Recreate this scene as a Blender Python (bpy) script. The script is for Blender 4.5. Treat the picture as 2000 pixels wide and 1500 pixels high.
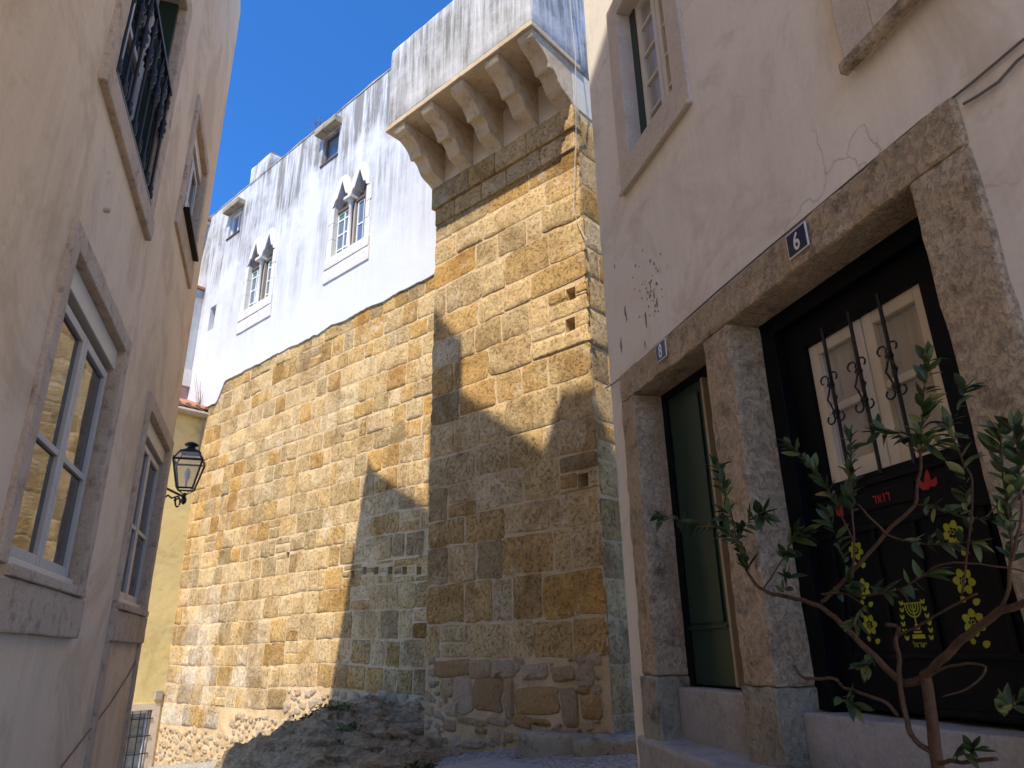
import bpy, bmesh, math, random
from mathutils import Vector, Matrix, noise
random.seed(7)
R = math.radians
S = bpy.context.scene
for o in list(bpy.data.objects): bpy.data.objects.remove(o)
COL = S.collection

# ------------------------------------------------------------------ camera, sky, sun, exposure
EYE = 1.6                                   # eye height above the street at the camera
PITCH, ROLL, FPX = R(20.6), R(1.05), 1375.0
cam = bpy.data.cameras.new('camera'); camo = bpy.data.objects.new('camera', cam); COL.objects.link(camo)
cam.sensor_fit = 'HORIZONTAL'; cam.sensor_width = 36.0; cam.lens = 36.0 * FPX / 2000.0
cam.clip_start = 0.05; cam.clip_end = 2000
camo.matrix_world = Matrix.Translation((0, 0, EYE)) @ Matrix.Rotation(R(90) + PITCH, 4, 'X') @ Matrix.Rotation(-ROLL, 4, 'Z')
S.camera = camo
SUN_TRAVEL, SUN_EL = R(23), R(57)           # heading the light travels towards (clockwise from +Y), elevation
w = bpy.data.worlds.new('World'); S.world = w; w.use_nodes = True
wn = w.node_tree.nodes; wl = w.node_tree.links
for n in list(wn): wn.remove(n)
sky = wn.new('ShaderNodeTexSky'); sky.sky_type = 'NISHITA'; sky.sun_disc = False
sky.sun_elevation = SUN_EL; sky.sun_rotation = SUN_TRAVEL + math.pi
sky.altitude = 100; sky.air_density = 0.55; sky.dust_density = 0.0; sky.ozone_density = 10.0
bg = wn.new('ShaderNodeBackground'); bg.inputs['Strength'].default_value = 0.15
wo = wn.new('ShaderNodeOutputWorld'); hs_ = wn.new('ShaderNodeHueSaturation'); hs_.inputs['Saturation'].default_value = 1.13      # the deep clean blue of that day, all round
wl.new(sky.outputs[0], hs_.inputs['Color']); wl.new(hs_.outputs[0], bg.inputs[0]); wl.new(bg.outputs[0], wo.inputs[0])
sun = bpy.data.lights.new('sun', 'SUN'); suno = bpy.data.objects.new('sun', sun); COL.objects.link(suno)
sun.energy = 2.55; sun.angle = R(0.55); sun.color = (1.0, 0.92, 0.79)
suno.rotation_euler = (R(90) - SUN_EL, 0, -SUN_TRAVEL)
suno.location = (-8, -16, 30)
vs = S.view_settings; vs.view_transform = 'Standard'; vs.look = 'None'; vs.exposure = 1.5; vs.gamma = 1.0
vs.use_curve_mapping = False
S.cycles.max_bounces = 7; S.cycles.diffuse_bounces = 6; S.cycles.glossy_bounces = 3; S.cycles.transparent_max_bounces = 6; S.cycles.use_denoising = True

# ------------------------------------------------------------------ frames of reference
def hd(h): return Vector((math.sin(h), math.cos(h), 0))
def nr(h): return Vector((math.cos(h), -math.sin(h), 0))
HL, HR, HW = R(-18.5), R(-16.5), R(-48.5)
class Frame:
    """a vertical plane: local X runs along it, local Y points out of it, local Z is height above the eye level"""
    def __init__(s, h, off): s.h, s.off = h, off
    def P(s, a, y, z): return hd(s.h) * a + nr(s.h) * (s.off - y) + Vector((0, 0, z + EYE))
    def rot(s): return R(90) - s.h
LEFT = Frame(HL + math.pi, 1.4)
RIGHT = Frame(HR, 2.3)
TOW = Frame(HW, 7.0)
WAL = Frame(HW, 7.8)
def ground(x, y):
    cx = max(-9, min(6, x)); cy = max(-8, min(22, y))
    return -1.6 + .2 * cx + .052 * cy        # eye-relative
def ray(px, py):
    u, v = px - 1000, 750 - py
    cr, sr = math.cos(ROLL), math.sin(ROLL)
    U, V = u * cr + v * sr, -u * sr + v * cr
    return Vector((U, FPX * math.cos(PITCH) - V * math.sin(PITCH), FPX * math.sin(PITCH) + V * math.cos(PITCH)))
def at(px, py, fr, y=0.0):
    """the point of a plane seen at a place of the survey photograph: (along, out, height) in that plane's frame"""
    r = ray(px, py); t = (fr.off - y) / r.dot(nr(fr.h)); p = r * t
    return p.dot(hd(fr.h)), y, p.z

# ------------------------------------------------------------------ mesh helpers
class MB:
    def __init__(s): s.v, s.f = [], []
    def add(s, vs, fs):
        n = len(s.v); s.v += [tuple(v) for v in vs]; s.f += [tuple(i + n for i in f) for f in fs]; return s
    def box(s, x0, x1, y0, y1, z0, z1):
        x0, x1 = min(x0, x1), max(x0, x1); y0, y1 = min(y0, y1), max(y0, y1); z0, z1 = min(z0, z1), max(z0, z1)
        return s.add([(x0,y0,z0),(x1,y0,z0),(x1,y1,z0),(x0,y1,z0),(x0,y0,z1),(x1,y0,z1),(x1,y1,z1),(x0,y1,z1)],
                     [(0,3,2,1),(4,5,6,7),(0,1,5,4),(1,2,6,5),(2,3,7,6),(3,0,4,7)])
    def prism(s, poly, y0, y1):
        """polygon in (x, z), counter-clockwise seen from +Y or not, extruded y0..y1"""
        n = len(poly); vs = [(p[0], y0, p[1]) for p in poly] + [(p[0], y1, p[1]) for p in poly]
        return s.add(vs, [tuple(range(n))[::-1], tuple(range(n, 2*n))] + [(i, (i+1) % n, n + (i+1) % n, n + i) for i in range(n)])
    def prismx(s, poly, x0, x1):
        n = len(poly); vs = [(x0, p[0], p[1]) for p in poly] + [(x1, p[0], p[1]) for p in poly]
        return s.add(vs, [tuple(range(n))[::-1], tuple(range(n, 2*n))] + [(i, (i+1) % n, n + (i+1) % n, n + i) for i in range(n)])
    def tube(s, pts, r, k=6, r1=None):
        pts = [Vector(p) for p in pts]; n = len(pts); rings = []
        r1 = r if r1 is None else r1
        for i, p in enumerate(pts):
            t = (pts[min(i+1, n-1)] - pts[max(i-1, 0)]).normalized()
            a = Vector((0,0,1)) if abs(t.z) < .9 else Vector((1,0,0))
            u = t.cross(a).normalized(); v = t.cross(u)
            rr = r + (r1 - r) * i / max(1, n-1)
            rings.append([p + (u * math.cos(2*math.pi*j/k) + v * math.sin(2*math.pi*j/k)) * rr for j in range(k)])
        vs = [q for rg in rings for q in rg]
        fs = [(i*k+j, i*k+(j+1) % k, (i+1)*k+(j+1) % k, (i+1)*k+j) for i in range(n-1) for j in range(k)]
        fs += [tuple(range(k))[::-1], tuple((n-1)*k + j for j in range(k))]
        return s.add(vs, fs)
    def lathe(s, prof, cx=0, cy=0, k=10):
        n = len(prof)
        vs = [(cx + r*math.cos(2*math.pi*j/k), cy + r*math.sin(2*math.pi*j/k), z) for r, z in prof for j in range(k)]
        fs = [(i*k+j, i*k+(j+1) % k, (i+1)*k+(j+1) % k, (i+1)*k+j) for i in range(n-1) for j in range(k)]
        fs += [tuple(range(k))[::-1], tuple((n-1)*k + j for j in range(k))]
        return s.add(vs, fs)
    def mesh(s, name, bevel=0, rough=0, cell=.06, smooth=False, seg=2):
        me = bpy.data.meshes.new(name); me.from_pydata(s.v, [], s.f)
        bm = bmesh.new(); bm.from_mesh(me)
        bmesh.ops.recalc_face_normals(bm, faces=bm.faces)
        if bevel:
            bmesh.ops.bevel(bm, geom=bm.edges[:], offset=bevel, segments=seg, affect='EDGES', profile=.6, clamp_overlap=True)
        if rough:
            for _ in range(7):
                es = [e for e in bm.edges if e.calc_length() > cell * 1.7]
                if not es: break
                bmesh.ops.subdivide_edges(bm, edges=es, cuts=1, use_grid_fill=True)
            bmesh.ops.triangulate(bm, faces=[f for f in bm.faces if len(f.verts) > 4])
            for v in bm.verts:
                c = v.co
                d = noise.noise_vector(c * 5.5) * .9 + noise.noise_vector(c * 15 + Vector((9, 2, 5))) * .55
                v.co = c + d * rough
        if smooth:
            for f in bm.faces: f.smooth = True
        bm.to_mesh(me); bm.free(); me.update()
        return me
    def build(s, name, m, parent=None, bevel=0, rough=0, cell=.06, smooth=False, seg=2, loc=None):
        return link(name, s.mesh(name, bevel, rough, cell, smooth, seg), m, parent, loc)
def link(name, me, m, parent=None, loc=None, rz=0, scale=None):
    if m is not None and not me.materials: me.materials.append(m)
    o = bpy.data.objects.new(name, me); COL.objects.link(o)
    if parent is not None:
        o.parent = parent
        b = parent.get('_b')
        o.location = Vector(loc or (0,0,0)) + (Vector(b) if b else Vector((0,0,0)))
    elif loc: o.location = loc
    if rz: o.rotation_euler.z = rz
    if scale: o.scale = scale
    return o
BASES = {}
def thing(name, label, cat, fr, a0, y0, z0, group=None):
    """an Empty at the thing's base; children are written in the frame's own coordinates"""
    o = bpy.data.objects.new(name, None); COL.objects.link(o); o.empty_display_size = .2
    o.location = fr.P(a0, y0, z0); o.rotation_euler.z = fr.rot()
    o['label'] = label; o['category'] = cat
    if group: o['group'] = group
    o['_b'] = (-a0, -y0, -z0)
    return o
def tag(o, label=None, cat=None, group=None, kind=None):
    if label: o['label'] = label
    if cat: o['category'] = cat
    if group: o['group'] = group
    if kind: o['kind'] = kind
    return o
def wall_grid(mb, x0, x1, z0, z1, holes, depth, y=0.0, step=None):
    """front face at y with rectangular holes (x0,x1,z0,z1) and their reveals going back by depth"""
    xs = sorted({x0, x1, *[h[0] for h in holes], *[h[1] for h in holes]})
    zs = sorted({z0, z1, *[h[2] for h in holes], *[h[3] for h in holes]})
    for i in range(len(xs)-1):
        for j in range(len(zs)-1):
            cx, cz = (xs[i]+xs[i+1])/2, (zs[j]+zs[j+1])/2
            if any(h[0] < cx < h[1] and h[2] < cz < h[3] for h in holes): continue
            mb.add([(xs[i],y,zs[j]),(xs[i+1],y,zs[j]),(xs[i+1],y,zs[j+1]),(xs[i],y,zs[j+1])], [(0,3,2,1)])
    for a, b, c, d in holes:
        mb.add([(a,y,c),(b,y,c),(b,y,d),(a,y,d),(a,y-depth,c),(b,y-depth,c),(b,y-depth,d),(a,y-depth,d)],
               [(0,1,5,4),(1,2,6,5),(2,3,7,6),(3,0,4,7)])
def shell(mb, x0, x1, y0, y1, z0, z1):
    """the other five sides of a house whose front is at y1"""
    v = [(x0,y0,z0),(x1,y0,z0),(x1,y1,z0),(x0,y1,z0),(x0,y0,z1),(x1,y0,z1),(x1,y1,z1),(x0,y1,z1)]
    mb.add(v, [(0,3,2,1),(4,5,6,7),(0,1,5,4),(1,2,6,5),(3,0,4,7)])

# ------------------------------------------------------------------ materials
class Mat:
    def __init__(s, name, rough=.85, spec=.3):
        s.m = bpy.data.materials.new(name); s.m.use_nodes = True
        s.n = s.m.node_tree.nodes; s.l = s.m.node_tree.links
        s.b = s.n['Principled BSDF']; s.b.inputs['Roughness'].default_value = rough
        s.b.inputs['Specular IOR Level'].default_value = spec
        s.geo = s.n.new('ShaderNodeNewGeometry')
    def pos(s, scale=(1,1,1)):
        mp = s.n.new('ShaderNodeMapping'); mp.inputs['Scale'].default_value = scale
        s.l.new(s.geo.outputs['Position'], mp.inputs['Vector']); return mp.outputs[0]
    def noise(s, scale, detail=5, rough=.55, vec=None, dist=0):
        n = s.n.new('ShaderNodeTexNoise'); n.inputs['Scale'].default_value = scale
        n.inputs['Detail'].default_value = min(detail, 5); n.inputs['Roughness'].default_value = rough
        n.inputs['Distortion'].default_value = dist
        s.l.new(vec or s.geo.outputs['Position'], n.inputs['Vector']); return n.outputs['Fac']
    def voro(s, scale, feature='F1', vec=None):
        n = s.n.new('ShaderNodeTexVoronoi'); n.feature = feature; n.inputs['Scale'].default_value = scale
        s.l.new(vec or s.geo.outputs['Position'], n.inputs['Vector']); return n.outputs['Distance']
    def ramp(s, fac, stops, interp='LINEAR'):
        n = s.n.new('ShaderNodeValToRGB'); cr = n.color_ramp; cr.interpolation = interp
        while len(cr.elements) < len(stops): cr.elements.new(.5)
        for e, (p, c) in zip(cr.elements, stops):
            e.position = p; e.color = (*c, 1) if not isinstance(c, (int, float)) else (c, c, c, 1)
        s.l.new(fac, n.inputs[0]); return n.outputs[0]
    def mix(s, fac, a, b, mode='MIX'):
        n = s.n.new('ShaderNodeMix'); n.data_type = 'RGBA'; n.blend_type = mode
        for i, q in ((0, fac), (6, a), (7, b)):
            if isinstance(q, (int, float)): n.inputs[i].default_value = q if i == 0 else (q, q, q, 1)
            elif isinstance(q, tuple): n.inputs[i].default_value = (*q, 1)
            else: s.l.new(q, n.inputs[i])
        return n.outputs[2]
    def math(s, op, a, b=0.0, clamp=False):
        n = s.n.new('ShaderNodeMath'); n.operation = op; n.use_clamp = clamp
        for i, q in ((0, a), (1, b)):
            if isinstance(q, (int, float)): n.inputs[i].default_value = q
            else: s.l.new(q, n.inputs[i])
        return n.outputs[0]
    def axis(s, i):
        n = s.n.new('ShaderNodeSeparateXYZ'); s.l.new(s.geo.outputs['Position'], n.inputs[0]); return n.outputs[i]
    def span(s, v, a, b):
        n = s.n.new('ShaderNodeMapRange'); n.inputs['From Min'].default_value = a; n.inputs['From Max'].default_value = b
        n.interpolation_type = 'SMOOTHSTEP'; s.l.new(v, n.inputs['Value']); return n.outputs[0]
    def rnd(s):
        oi = s.n.new('ShaderNodeObjectInfo')
        return s.math('FRACT', s.math('ADD', oi.outputs['Random'], s.geo.outputs['Random Per Island']))
    def color(s, c):
        if isinstance(c, tuple): s.b.inputs['Base Color'].default_value = (*c, 1)
        else: s.l.new(c, s.b.inputs['Base Color'])
        return s
    def bump(s, h, strength=.5, dist=.02, after=None):
        n = s.n.new('ShaderNodeBump'); n.inputs['Strength'].default_value = strength; n.inputs['Distance'].default_value = dist
        s.l.new(h, n.inputs['Height'])
        if after: s.l.new(after, n.inputs['Normal'])
        s.l.new(n.outputs[0], s.b.inputs['Normal']); return n.outputs[0]

def m_ashlar(name):
    m = Mat(name, .92, .15); r = m.rnd()
    base = m.ramp(r, [(0, (0.768,0.555,0.284)), (.12, (0.739,0.513,0.240)), (.24, (0.787,0.597,0.336)), (.34, (0.710,0.453,0.172)), (.42, (0.634,0.356,0.100)),
                      (.50, (0.768,0.555,0.280)), (.62, (0.710,0.523,0.288)), (.72, (0.768,0.541,0.256)), (.82, (0.682,0.412,0.140)), (.88, (0.547,0.324,0.116)), (.92, (0.710,0.463,0.184)), (1, (0.806,0.629,0.368))])
    big = m.noise(2.6, 6, .6); base = m.mix(m.ramp(big, [(.35, 0), (.75, .4)]), base, (.74,.475,.185))
    lime = m.math('MULTIPLY', m.ramp(m.noise(1.1, 5, .6), [(.42, 0), (.58, 1)]),
                  m.math('SUBTRACT', 1.0, m.span(m.axis(2), 1.0, 4.5)))
    lime = m.math('MULTIPLY', lime, m.math('SUBTRACT', 1.0, m.span(m.axis(0), -6.8, -4.0)))
    base = m.mix(m.math('MULTIPLY', lime, .8), base, (.80,.715,.58))
    fine = m.noise(60, 6, .75); pits = m.ramp(m.noise(21, 7, .75), [(.34, 0), (.48, 1)])
    worn = m.ramp(m.noise(3.6, 7, .7, None, .4), [(.40, .72), (.55, 1.0), (.7, 1.06)])
    base = m.mix(.7, base, worn, 'MULTIPLY')
    base = m.mix(.8, base, m.ramp(fine, [(.28, .64), (.68, 1.14)]), 'MULTIPLY')
    base = m.mix(pits, m.mix(1.0, base, (.66,.57,.46), 'MULTIPLY'), base)
    smear = m.ramp(m.noise(2.3, 9, .72, None, .3), [(.60, 0), (.66, .8)]); base = m.mix(smear, base, (.74,.585,.40))
    base = m.mix(.85, base, m.ramp(m.noise(1.5, 8, .7, None, .5), [(.36, (.68,.60,.50)), (.52, (1,1,1)), (.7, (1.05,1.04,1.02))]), 'MULTIPLY')
    m.color(base)
    h = m.math('ADD', m.math('MULTIPLY', pits, .9), m.math('ADD', m.math('MULTIPLY', m.noise(6, 6, .65), 1.2), m.math('ADD', m.math('MULTIPLY', fine, .6), m.math('MULTIPLY', m.noise(26, 8, .8), 1.1))))
    er = m.math('FRACT', m.math('MULTIPLY', r, 7.31)); h = m.math('MULTIPLY', h, m.ramp(er, [(0, .35), (.55, .6), (.8, 1.3), (1, 2.6)]))
    m.bump(h, .85, .04)
    return m.m
def m_mortar(name, c=(.76,.575,.345), c2=(.66,.47,.25)):
    m = Mat(name, .95, .1)
    b = m.mix(m.ramp(m.noise(3, 6, .6), [(.35, 0), (.65, 1)]), c, c2)
    b = m.mix(.6, b, m.ramp(m.noise(45, 5, .7), [(.3, .7), (.7, 1.1)]), 'MULTIPLY')
    b = m.mix(.85, b, m.ramp(m.noise(1.5, 8, .7, None, .5), [(.36, (.68,.60,.50)), (.52, (1,1,1)), (.7, (1.05,1.04,1.02))]), 'MULTIPLY')
    m.color(b); m.bump(m.math('ADD', m.noise(14, 7, .7), m.math('MULTIPLY', m.noise(45, 5, .7), .7)), .8, .03); return m.m
def m_rubble(name, pale=False):
    m = Mat(name, .95, .12); r = m.rnd()
    b = m.ramp(r, [(0, (0.667,0.443,0.221)), (.18, (0.736,0.556,0.357)), (.33, (0.506,0.319,0.153)), (.5, (0.713,0.443,0.178)), (.62, (0.759,0.577,0.365)), (.75, (0.552,0.371,0.204)),
                   (.88, (0.690,0.391,0.128)), (1, (0.713,0.525,0.323))])
    if pale: b = m.mix(.6, b, (.72,.58,.41))
    b = m.mix(.8, b, m.ramp(m.noise(22, 7, .72), [(.25, .75 if pale else .62), (.72, 1.12)]), 'MULTIPLY'); m.color(b)
    m.bump(m.math('ADD', m.noise(11, 8, .78), m.math('MULTIPLY', m.noise(40, 5, .7), .5)), 1.0, .08); return m.m
def m_plaster(name, c, stain=(.55,.53,.5), amt=.35, bump=.12, streak=.0, crack=0.0, streak_z=(0, 1), streak_c=(.23,.22,.2), warm=None):
    m = Mat(name, .9, .2)
    b = m.mix(m.math('MULTIPLY', m.ramp(m.noise(1.3, 6, .6), [(.42, 0), (.75, 1)]), amt), c, tuple(x*y for x, y in zip(c, stain)))
    if warm:
        b = m.mix(m.math('MULTIPLY', m.ramp(m.noise(.55, 4, .5), [(.45, 0), (.7, 1)]), .6), b, warm)
    b = m.mix(.35, b, m.ramp(m.noise(30, 5, .65), [(.3, .86), (.7, 1.05)]), 'MULTIPLY')
    if streak:
        v = m.pos((1.9, 1.9, .2)); s1 = m.ramp(m.noise(1.5, 8, .7, v), [(.42, 0), (.66, 1)])
        v2 = m.pos((9, 9, .35)); s2 = m.ramp(m.noise(1.2, 6, .7, v2), [(.42, 0), (.62, 1)])
        patch = m.ramp(m.noise(.55, 7, .66), [(.38, .10), (.6, 1.25)])
        hgt = m.span(m.axis(2), *streak_z)
        k = m.math('MULTIPLY', m.math('MULTIPLY', m.math('ADD', m.math('MULTIPLY', s1, .65), m.math('MULTIPLY', s2, .5)), patch), m.math('MULTIPLY', hgt, streak), True)
        b = m.mix(k, b, streak_c)
    hgt_ = m.math('ADD', m.noise(5, 5, .55), m.math('MULTIPLY', m.noise(60, 4, .6), .25))
    if crack:
        dv = m.n.new('ShaderNodeVectorMath'); dv.operation = 'MULTIPLY_ADD'; nz = m.n.new('ShaderNodeTexNoise'); nz.inputs['Scale'].default_value = 2.2; nz.inputs['Detail'].default_value = 7
        m.l.new(m.geo.outputs['Position'], nz.inputs['Vector']); m.l.new(nz.outputs['Color'], dv.inputs[0]); dv.inputs[1].default_value = (.7, .7, .7); m.l.new(m.geo.outputs['Position'], dv.inputs[2])
        line = m.ramp(m.voro(.62, 'DISTANCE_TO_EDGE', dv.outputs[0]), [(0, 1), (.0018, 1), (.0045, 0)])
        line = m.math('MULTIPLY', line, m.ramp(m.noise(.9, 4, .6), [(.5, 0), (.6, crack)]))
        b = m.mix(line, b, tuple(x*.42 for x in c)); hgt_ = m.math('SUBTRACT', hgt_, line)
        blot = m.ramp(m.noise(.9, 9, .72, None, .6), [(.40, (.84,.81,.77)), (.5, (1,1,1)), (.64, (1.04,1.035,1.03))]); b = m.mix(.9, b, blot, 'MULTIPLY')
        b = m.mix(m.ramp(m.noise(13, 8, .75), [(.66, 0), (.72, .35)]), b, tuple(x*.6 for x in c))
    m.color(b)
    m.bump(hgt_, bump * 3, .012); return m.m
def m_limestone(name, c=(.56,.48,.37), c2=(.40,.33,.24), dark=(.20,.17,.13), dk=.5, rough=.9, bump=.6):
    m = Mat(name, rough, .2)
    b = m.mix(m.ramp(m.noise(3.2, 7, .62), [(.35, 0), (.68, 1)]), c, c2)
    b = m.mix(m.math('MULTIPLY', m.ramp(m.noise(7.5, 8, .72), [(.52, 0), (.68, 1)]), dk), b, dark)
    b = m.mix(.6, b, m.ramp(m.noise(55, 5, .7), [(.28, .65), (.7, 1.1)]), 'MULTIPLY'); m.color(b)
    p = m.ramp(m.noise(32, 5, .65), [(.36, 0), (.5, 1)])
    m.bump(m.math('ADD', m.math('MULTIPLY', p, .6), m.noise(75, 5, .65)), bump, .012); return m.m
def m_paint(name, c, rough=.5, dirt=.25, bump=.05, spec=.4):
    m = Mat(name, rough, spec)
    b = m.mix(m.math('MULTIPLY', m.ramp(m.noise(6, 6, .65), [(.4, 0), (.75, 1)]), dirt), c, tuple(x*.55 for x in c)); m.color(b)
    m.bump(m.noise(40, 4, .6), bump, .01); return m.m
def m_glass(name, tint=(.02,.025,.03), rough=.03, trans=0.0):
    m = Mat(name, rough, .9); m.color(tint); m.b.inputs['IOR'].default_value = 1.6
    if trans: m.b.inputs['Alpha'].default_value = 1 - trans
    m.bump(m.noise(1.6, 2, .5), .12, .03); return m.m

M = dict(
    ashlar=m_ashlar('golden_sandstone'), mortar=m_mortar('lime_mortar'), rubble=m_rubble('rubble_stone'), pebble=m_rubble('pale_field_stone', True),
    white=m_plaster('weathered_whitewash', (.64,.64,.645), amt=.12, streak=1.5, streak_z=(8.0, 13.6)),
    bay=m_plaster('streaked_whitewash', (.63,.63,.63), amt=.3, bump=.4, streak=1.3, streak_z=(6.5, 11.5)),
    band=m_plaster('cream_plaster', (.78,.70,.57), amt=.12),
    leftp=m_plaster('beige_render', (.84,.66,.46), (.86,.82,.77), .4, .13, streak=.22, crack=.4, streak_z=(-3, 2), streak_c=(.42,.35,.27), warm=(.82,.62,.40)),
    rightp=m_plaster('pale_render', (.87,.79,.665), (.88,.84,.79), .4, .13, streak=.22, crack=.5, streak_z=(-2, 3), streak_c=(.45,.40,.33)),
    yellow=m_plaster('yellow_render', (.74,.62,.30), (.85,.82,.7), .4, .3, crack=.5),
    grey=m_plaster('grey_render', (.56,.56,.56), amt=.5, streak=.7, streak_z=(6, 11)),
    pink=m_plaster('pink_render', (.60,.38,.30), amt=.5),
    corbel=m_limestone('corbel_stone', (.70,.57,.40), (.60,.46,.29), (.28,.205,.13), .55, bump=.5),
    jamb=m_limestone('door_stone', (.70,.535,.345), (.56,.42,.26), (.21,.16,.105), .75, bump=1.2),
    base=m_limestone('base_stone', (.48,.42,.30), (.32,.27,.19), (.10,.09,.07), .85, bump=.9),
    frame=m_limestone('window_stone', (.68,.53,.385), (.58,.44,.31), (.22,.165,.12), .7, bump=.6),
    frame2=m_limestone('pale_window_stone', (.70,.60,.48), (.62,.52,.41), (.40,.33,.26), .3, bump=.2),
    whitestone=m_limestone('white_limestone', (.74,.71,.65), (.66,.62,.55), (.42,.39,.34), .35, bump=.3),
    concrete=m_limestone('worn_concrete', (.46,.44,.41), (.36,.34,.31), (.20,.19,.17), .5, bump=.3),
    whitewood=m_paint('grey_white_paint', (.50,.48,.45), .45, .25), cream=m_paint('cream_paint', (.70,.64,.52), .5, .15),
    doorcream=m_paint('door_cream_paint', (.72,.65,.52), .5, .25), green=m_paint('green_paint', (.010,.036,.021), .42, .3),
    black=m_paint('black_paint', (.004,.004,.005), .5, .2, spec=.15), iron=m_paint('black_iron', (.010,.010,.011), .45, .2, .2),
    darkgreen=m_paint('dark_green_paint', (.015,.035,.025), .4, .2), oldwood=m_paint('weathered_wood', (.12,.085,.06), .8, .5, .4),
    glass=m_glass('window_glass'), blueglass=m_glass('blue_grey_glass', (.12,.16,.21), .08), greenglass=m_glass('green_glass', (.05,.17,.09), .1),
    clear=m_glass('clear_glass', (.7,.68,.6), .05, .72), curtain=m_paint('lilac_curtain', (.50,.42,.46), .9, .2), lace=m_paint('pale_curtain', (.52,.46,.37), .9, .3),
    enamel=m_paint('navy_enamel', (.012,.014,.05), .2, .1), ewhite=m_paint('white_enamel', (.75,.75,.72), .3, .1),
    yellowpaint=m_paint('yellow_paint', (.42,.44,.03), .6, .85), redpaint=m_paint('red_paint', (.45,.018,.018), .6, .7),
    tile=m_limestone('roof_tile', (.42,.20,.12), (.33,.17,.11), (.15,.11,.09), .5), cable=m_paint('grey_cable', (.16,.14,.12), .6),
    palecable=m_paint('pale_cable', (.50,.46,.40), .6), zinc=m_paint('zinc_gutter', (.42,.36,.28), .6, .4),
    bark=m_limestone('bark', (.13,.078,.048), (.085,.053,.034), (.045,.03,.02), .5), clay=m_limestone('clay_pot', (.36,.17,.10), (.30,.15,.09)),
    twig=m_paint('dry_twig', (.16,.08,.05), .9))
def m_leaf():
    m = Mat('glossy_leaf', .45, .35); r = m.rnd()
    m.color(m.ramp(r, [(0, (.016,.032,.011)), (.5, (.032,.06,.017)), (.82, (.06,.09,.025)), (.93, (.13,.15,.045)), (1, (.20,.17,.05))]))
    m.b.inputs['Transmission Weight'].default_value = 0; return m.m
M['leaf'] = m_leaf()
def m_weed():
    m = Mat('weed_green', .7, .3); m.color(m.ramp(m.noise(15, 3), [(.3, (.03,.05,.012)), (.7, (.10,.13,.03))])); return m.m
M['weed'] = m_weed()
def m_rock():
    m = Mat('outcrop_rock', .95, .15)
    v = m.pos((5, 5, 16)); b = m.ramp(m.noise(1.3, 9, .74, v, .4), [(.28, (.19,.12,.065)), (.42, (.41,.275,.145)), (.54, (.55,.39,.22)), (.70, (.66,.51,.32))])
    m.color(m.mix(.6, b, m.ramp(m.noise(30, 5, .7), [(.3, .55), (.7, 1.1)]), 'MULTIPLY'))
    m.bump(m.math('ADD', m.noise(1.6, 9, .8, v, .5), m.math('MULTIPLY', m.noise(24, 7, .75), .7)), .9, .07); return m.m
M['rock'] = m_rock()
def m_cobble():
    m = Mat('basalt_setts', .7, .3)
    e = m.voro(13, 'DISTANCE_TO_EDGE'); k = m.ramp(e, [(.03, 0), (.10, 1)])
    b = m.mix(k, (.26,.23,.18), m.ramp(m.noise(9, 4), [(.3, (.30,.29,.28)), (.7, (.48,.46,.43))]))
    m.color(b); m.bump(m.math('ADD', k, m.math('MULTIPLY', m.noise(60, 4), .3)), .8, .03); return m.m
M['cobble'] = m_cobble()

# ------------------------------------------------------------------ the street
def build_ground():
    mb = MB(); n = 90
    def ax(i):
        t = 2 * i / n - 1; return 24 * t + 276 * t ** 7
    vs = [(ax(i), ax(j), ground(ax(i), ax(j)) + EYE) for j in range(n+1) for i in range(n+1)]
    fs = [(j*(n+1)+i, j*(n+1)+i+1, (j+1)*(n+1)+i+1, (j+1)*(n+1)+i) for j in range(n) for i in range(n)]
    mb.add(vs, fs); o = mb.build('street', M['cobble'], smooth=True)
    tag(o, 'sloping street paved with small dark basalt setts', 'street', kind='structure')
build_ground()

# ------------------------------------------------------------------ stone blocks
def block_variant(seed, jit=.02, rad=.10, relief=.006, n_side=3, dome=0):
    """a dressed stone of unit width and height: irregular outline, worn arris, uneven face; y in metres"""
    rg = random.Random(seed); pts = []
    cs = [(-.5,-.5), (.5,-.5), (.5,.5), (-.5,.5)]
    rr = [rad * rg.uniform(.25, 1.4) for _ in range(4)]
    for k in range(4):
        c = cs[k]; p = cs[k-1]; q = cs[(k+1) % 4]; r1 = rr[k]
        def lerp(a, b, t): return (a[0] + (b[0]-a[0])*t, a[1] + (b[1]-a[1])*t)
        a, b = lerp(c, p, r1), lerp(c, q, r1)
        ox, oz = rg.gauss(0, jit*.7), rg.gauss(0, jit*.7)      # a corner is worn as a whole
        pts += [(u+ox, v+oz) for u, v in (a, (c[0]*(1-r1*.55), c[1]*(1-r1*.55)), b)]
        nx = lerp(q, c, rr[(k+1) % 4])
        for t in range(1, n_side):
            u, v = lerp(b, nx, t / n_side); pts.append((u + rg.gauss(0, jit), v + rg.gauss(0, jit)))
    n = len(pts); mb = MB(); vs = []
    rings = [(1.0, -.06, 0), (1.0, .006, .15), (.965 - 4*dome, .014 + .4*dome, .5), (.62, .017 + .9*dome, 1.0)]
    for s, y, j in rings:
        vs += [(x*s, y + rg.gauss(0, relief) * j, z*s) for x, z in pts]
    vs.append((0, .017 + dome + rg.gauss(0, relief), 0))
    fs = [(r*n+i, r*n+(i+1) % n, (r+1)*n+(i+1) % n, (r+1)*n+i) for r in range(3) for i in range(n)]
    fs += [(3*n+i, 3*n+(i+1) % n, 4*n) for i in range(n)]
    mb.add(vs, fs); me = mb.mesh('block', smooth=True); return me
BLK = [block_variant(100+i, .018, .08, .0015) for i in range(10)] + [block_variant(200+i, .024, .15, .003) for i in range(8)]
RUB = [block_variant(300+i, .045, .24, .008, 2, dome=.012) for i in range(14)]
for me in BLK: me.materials.append(M['ashlar'])
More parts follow.
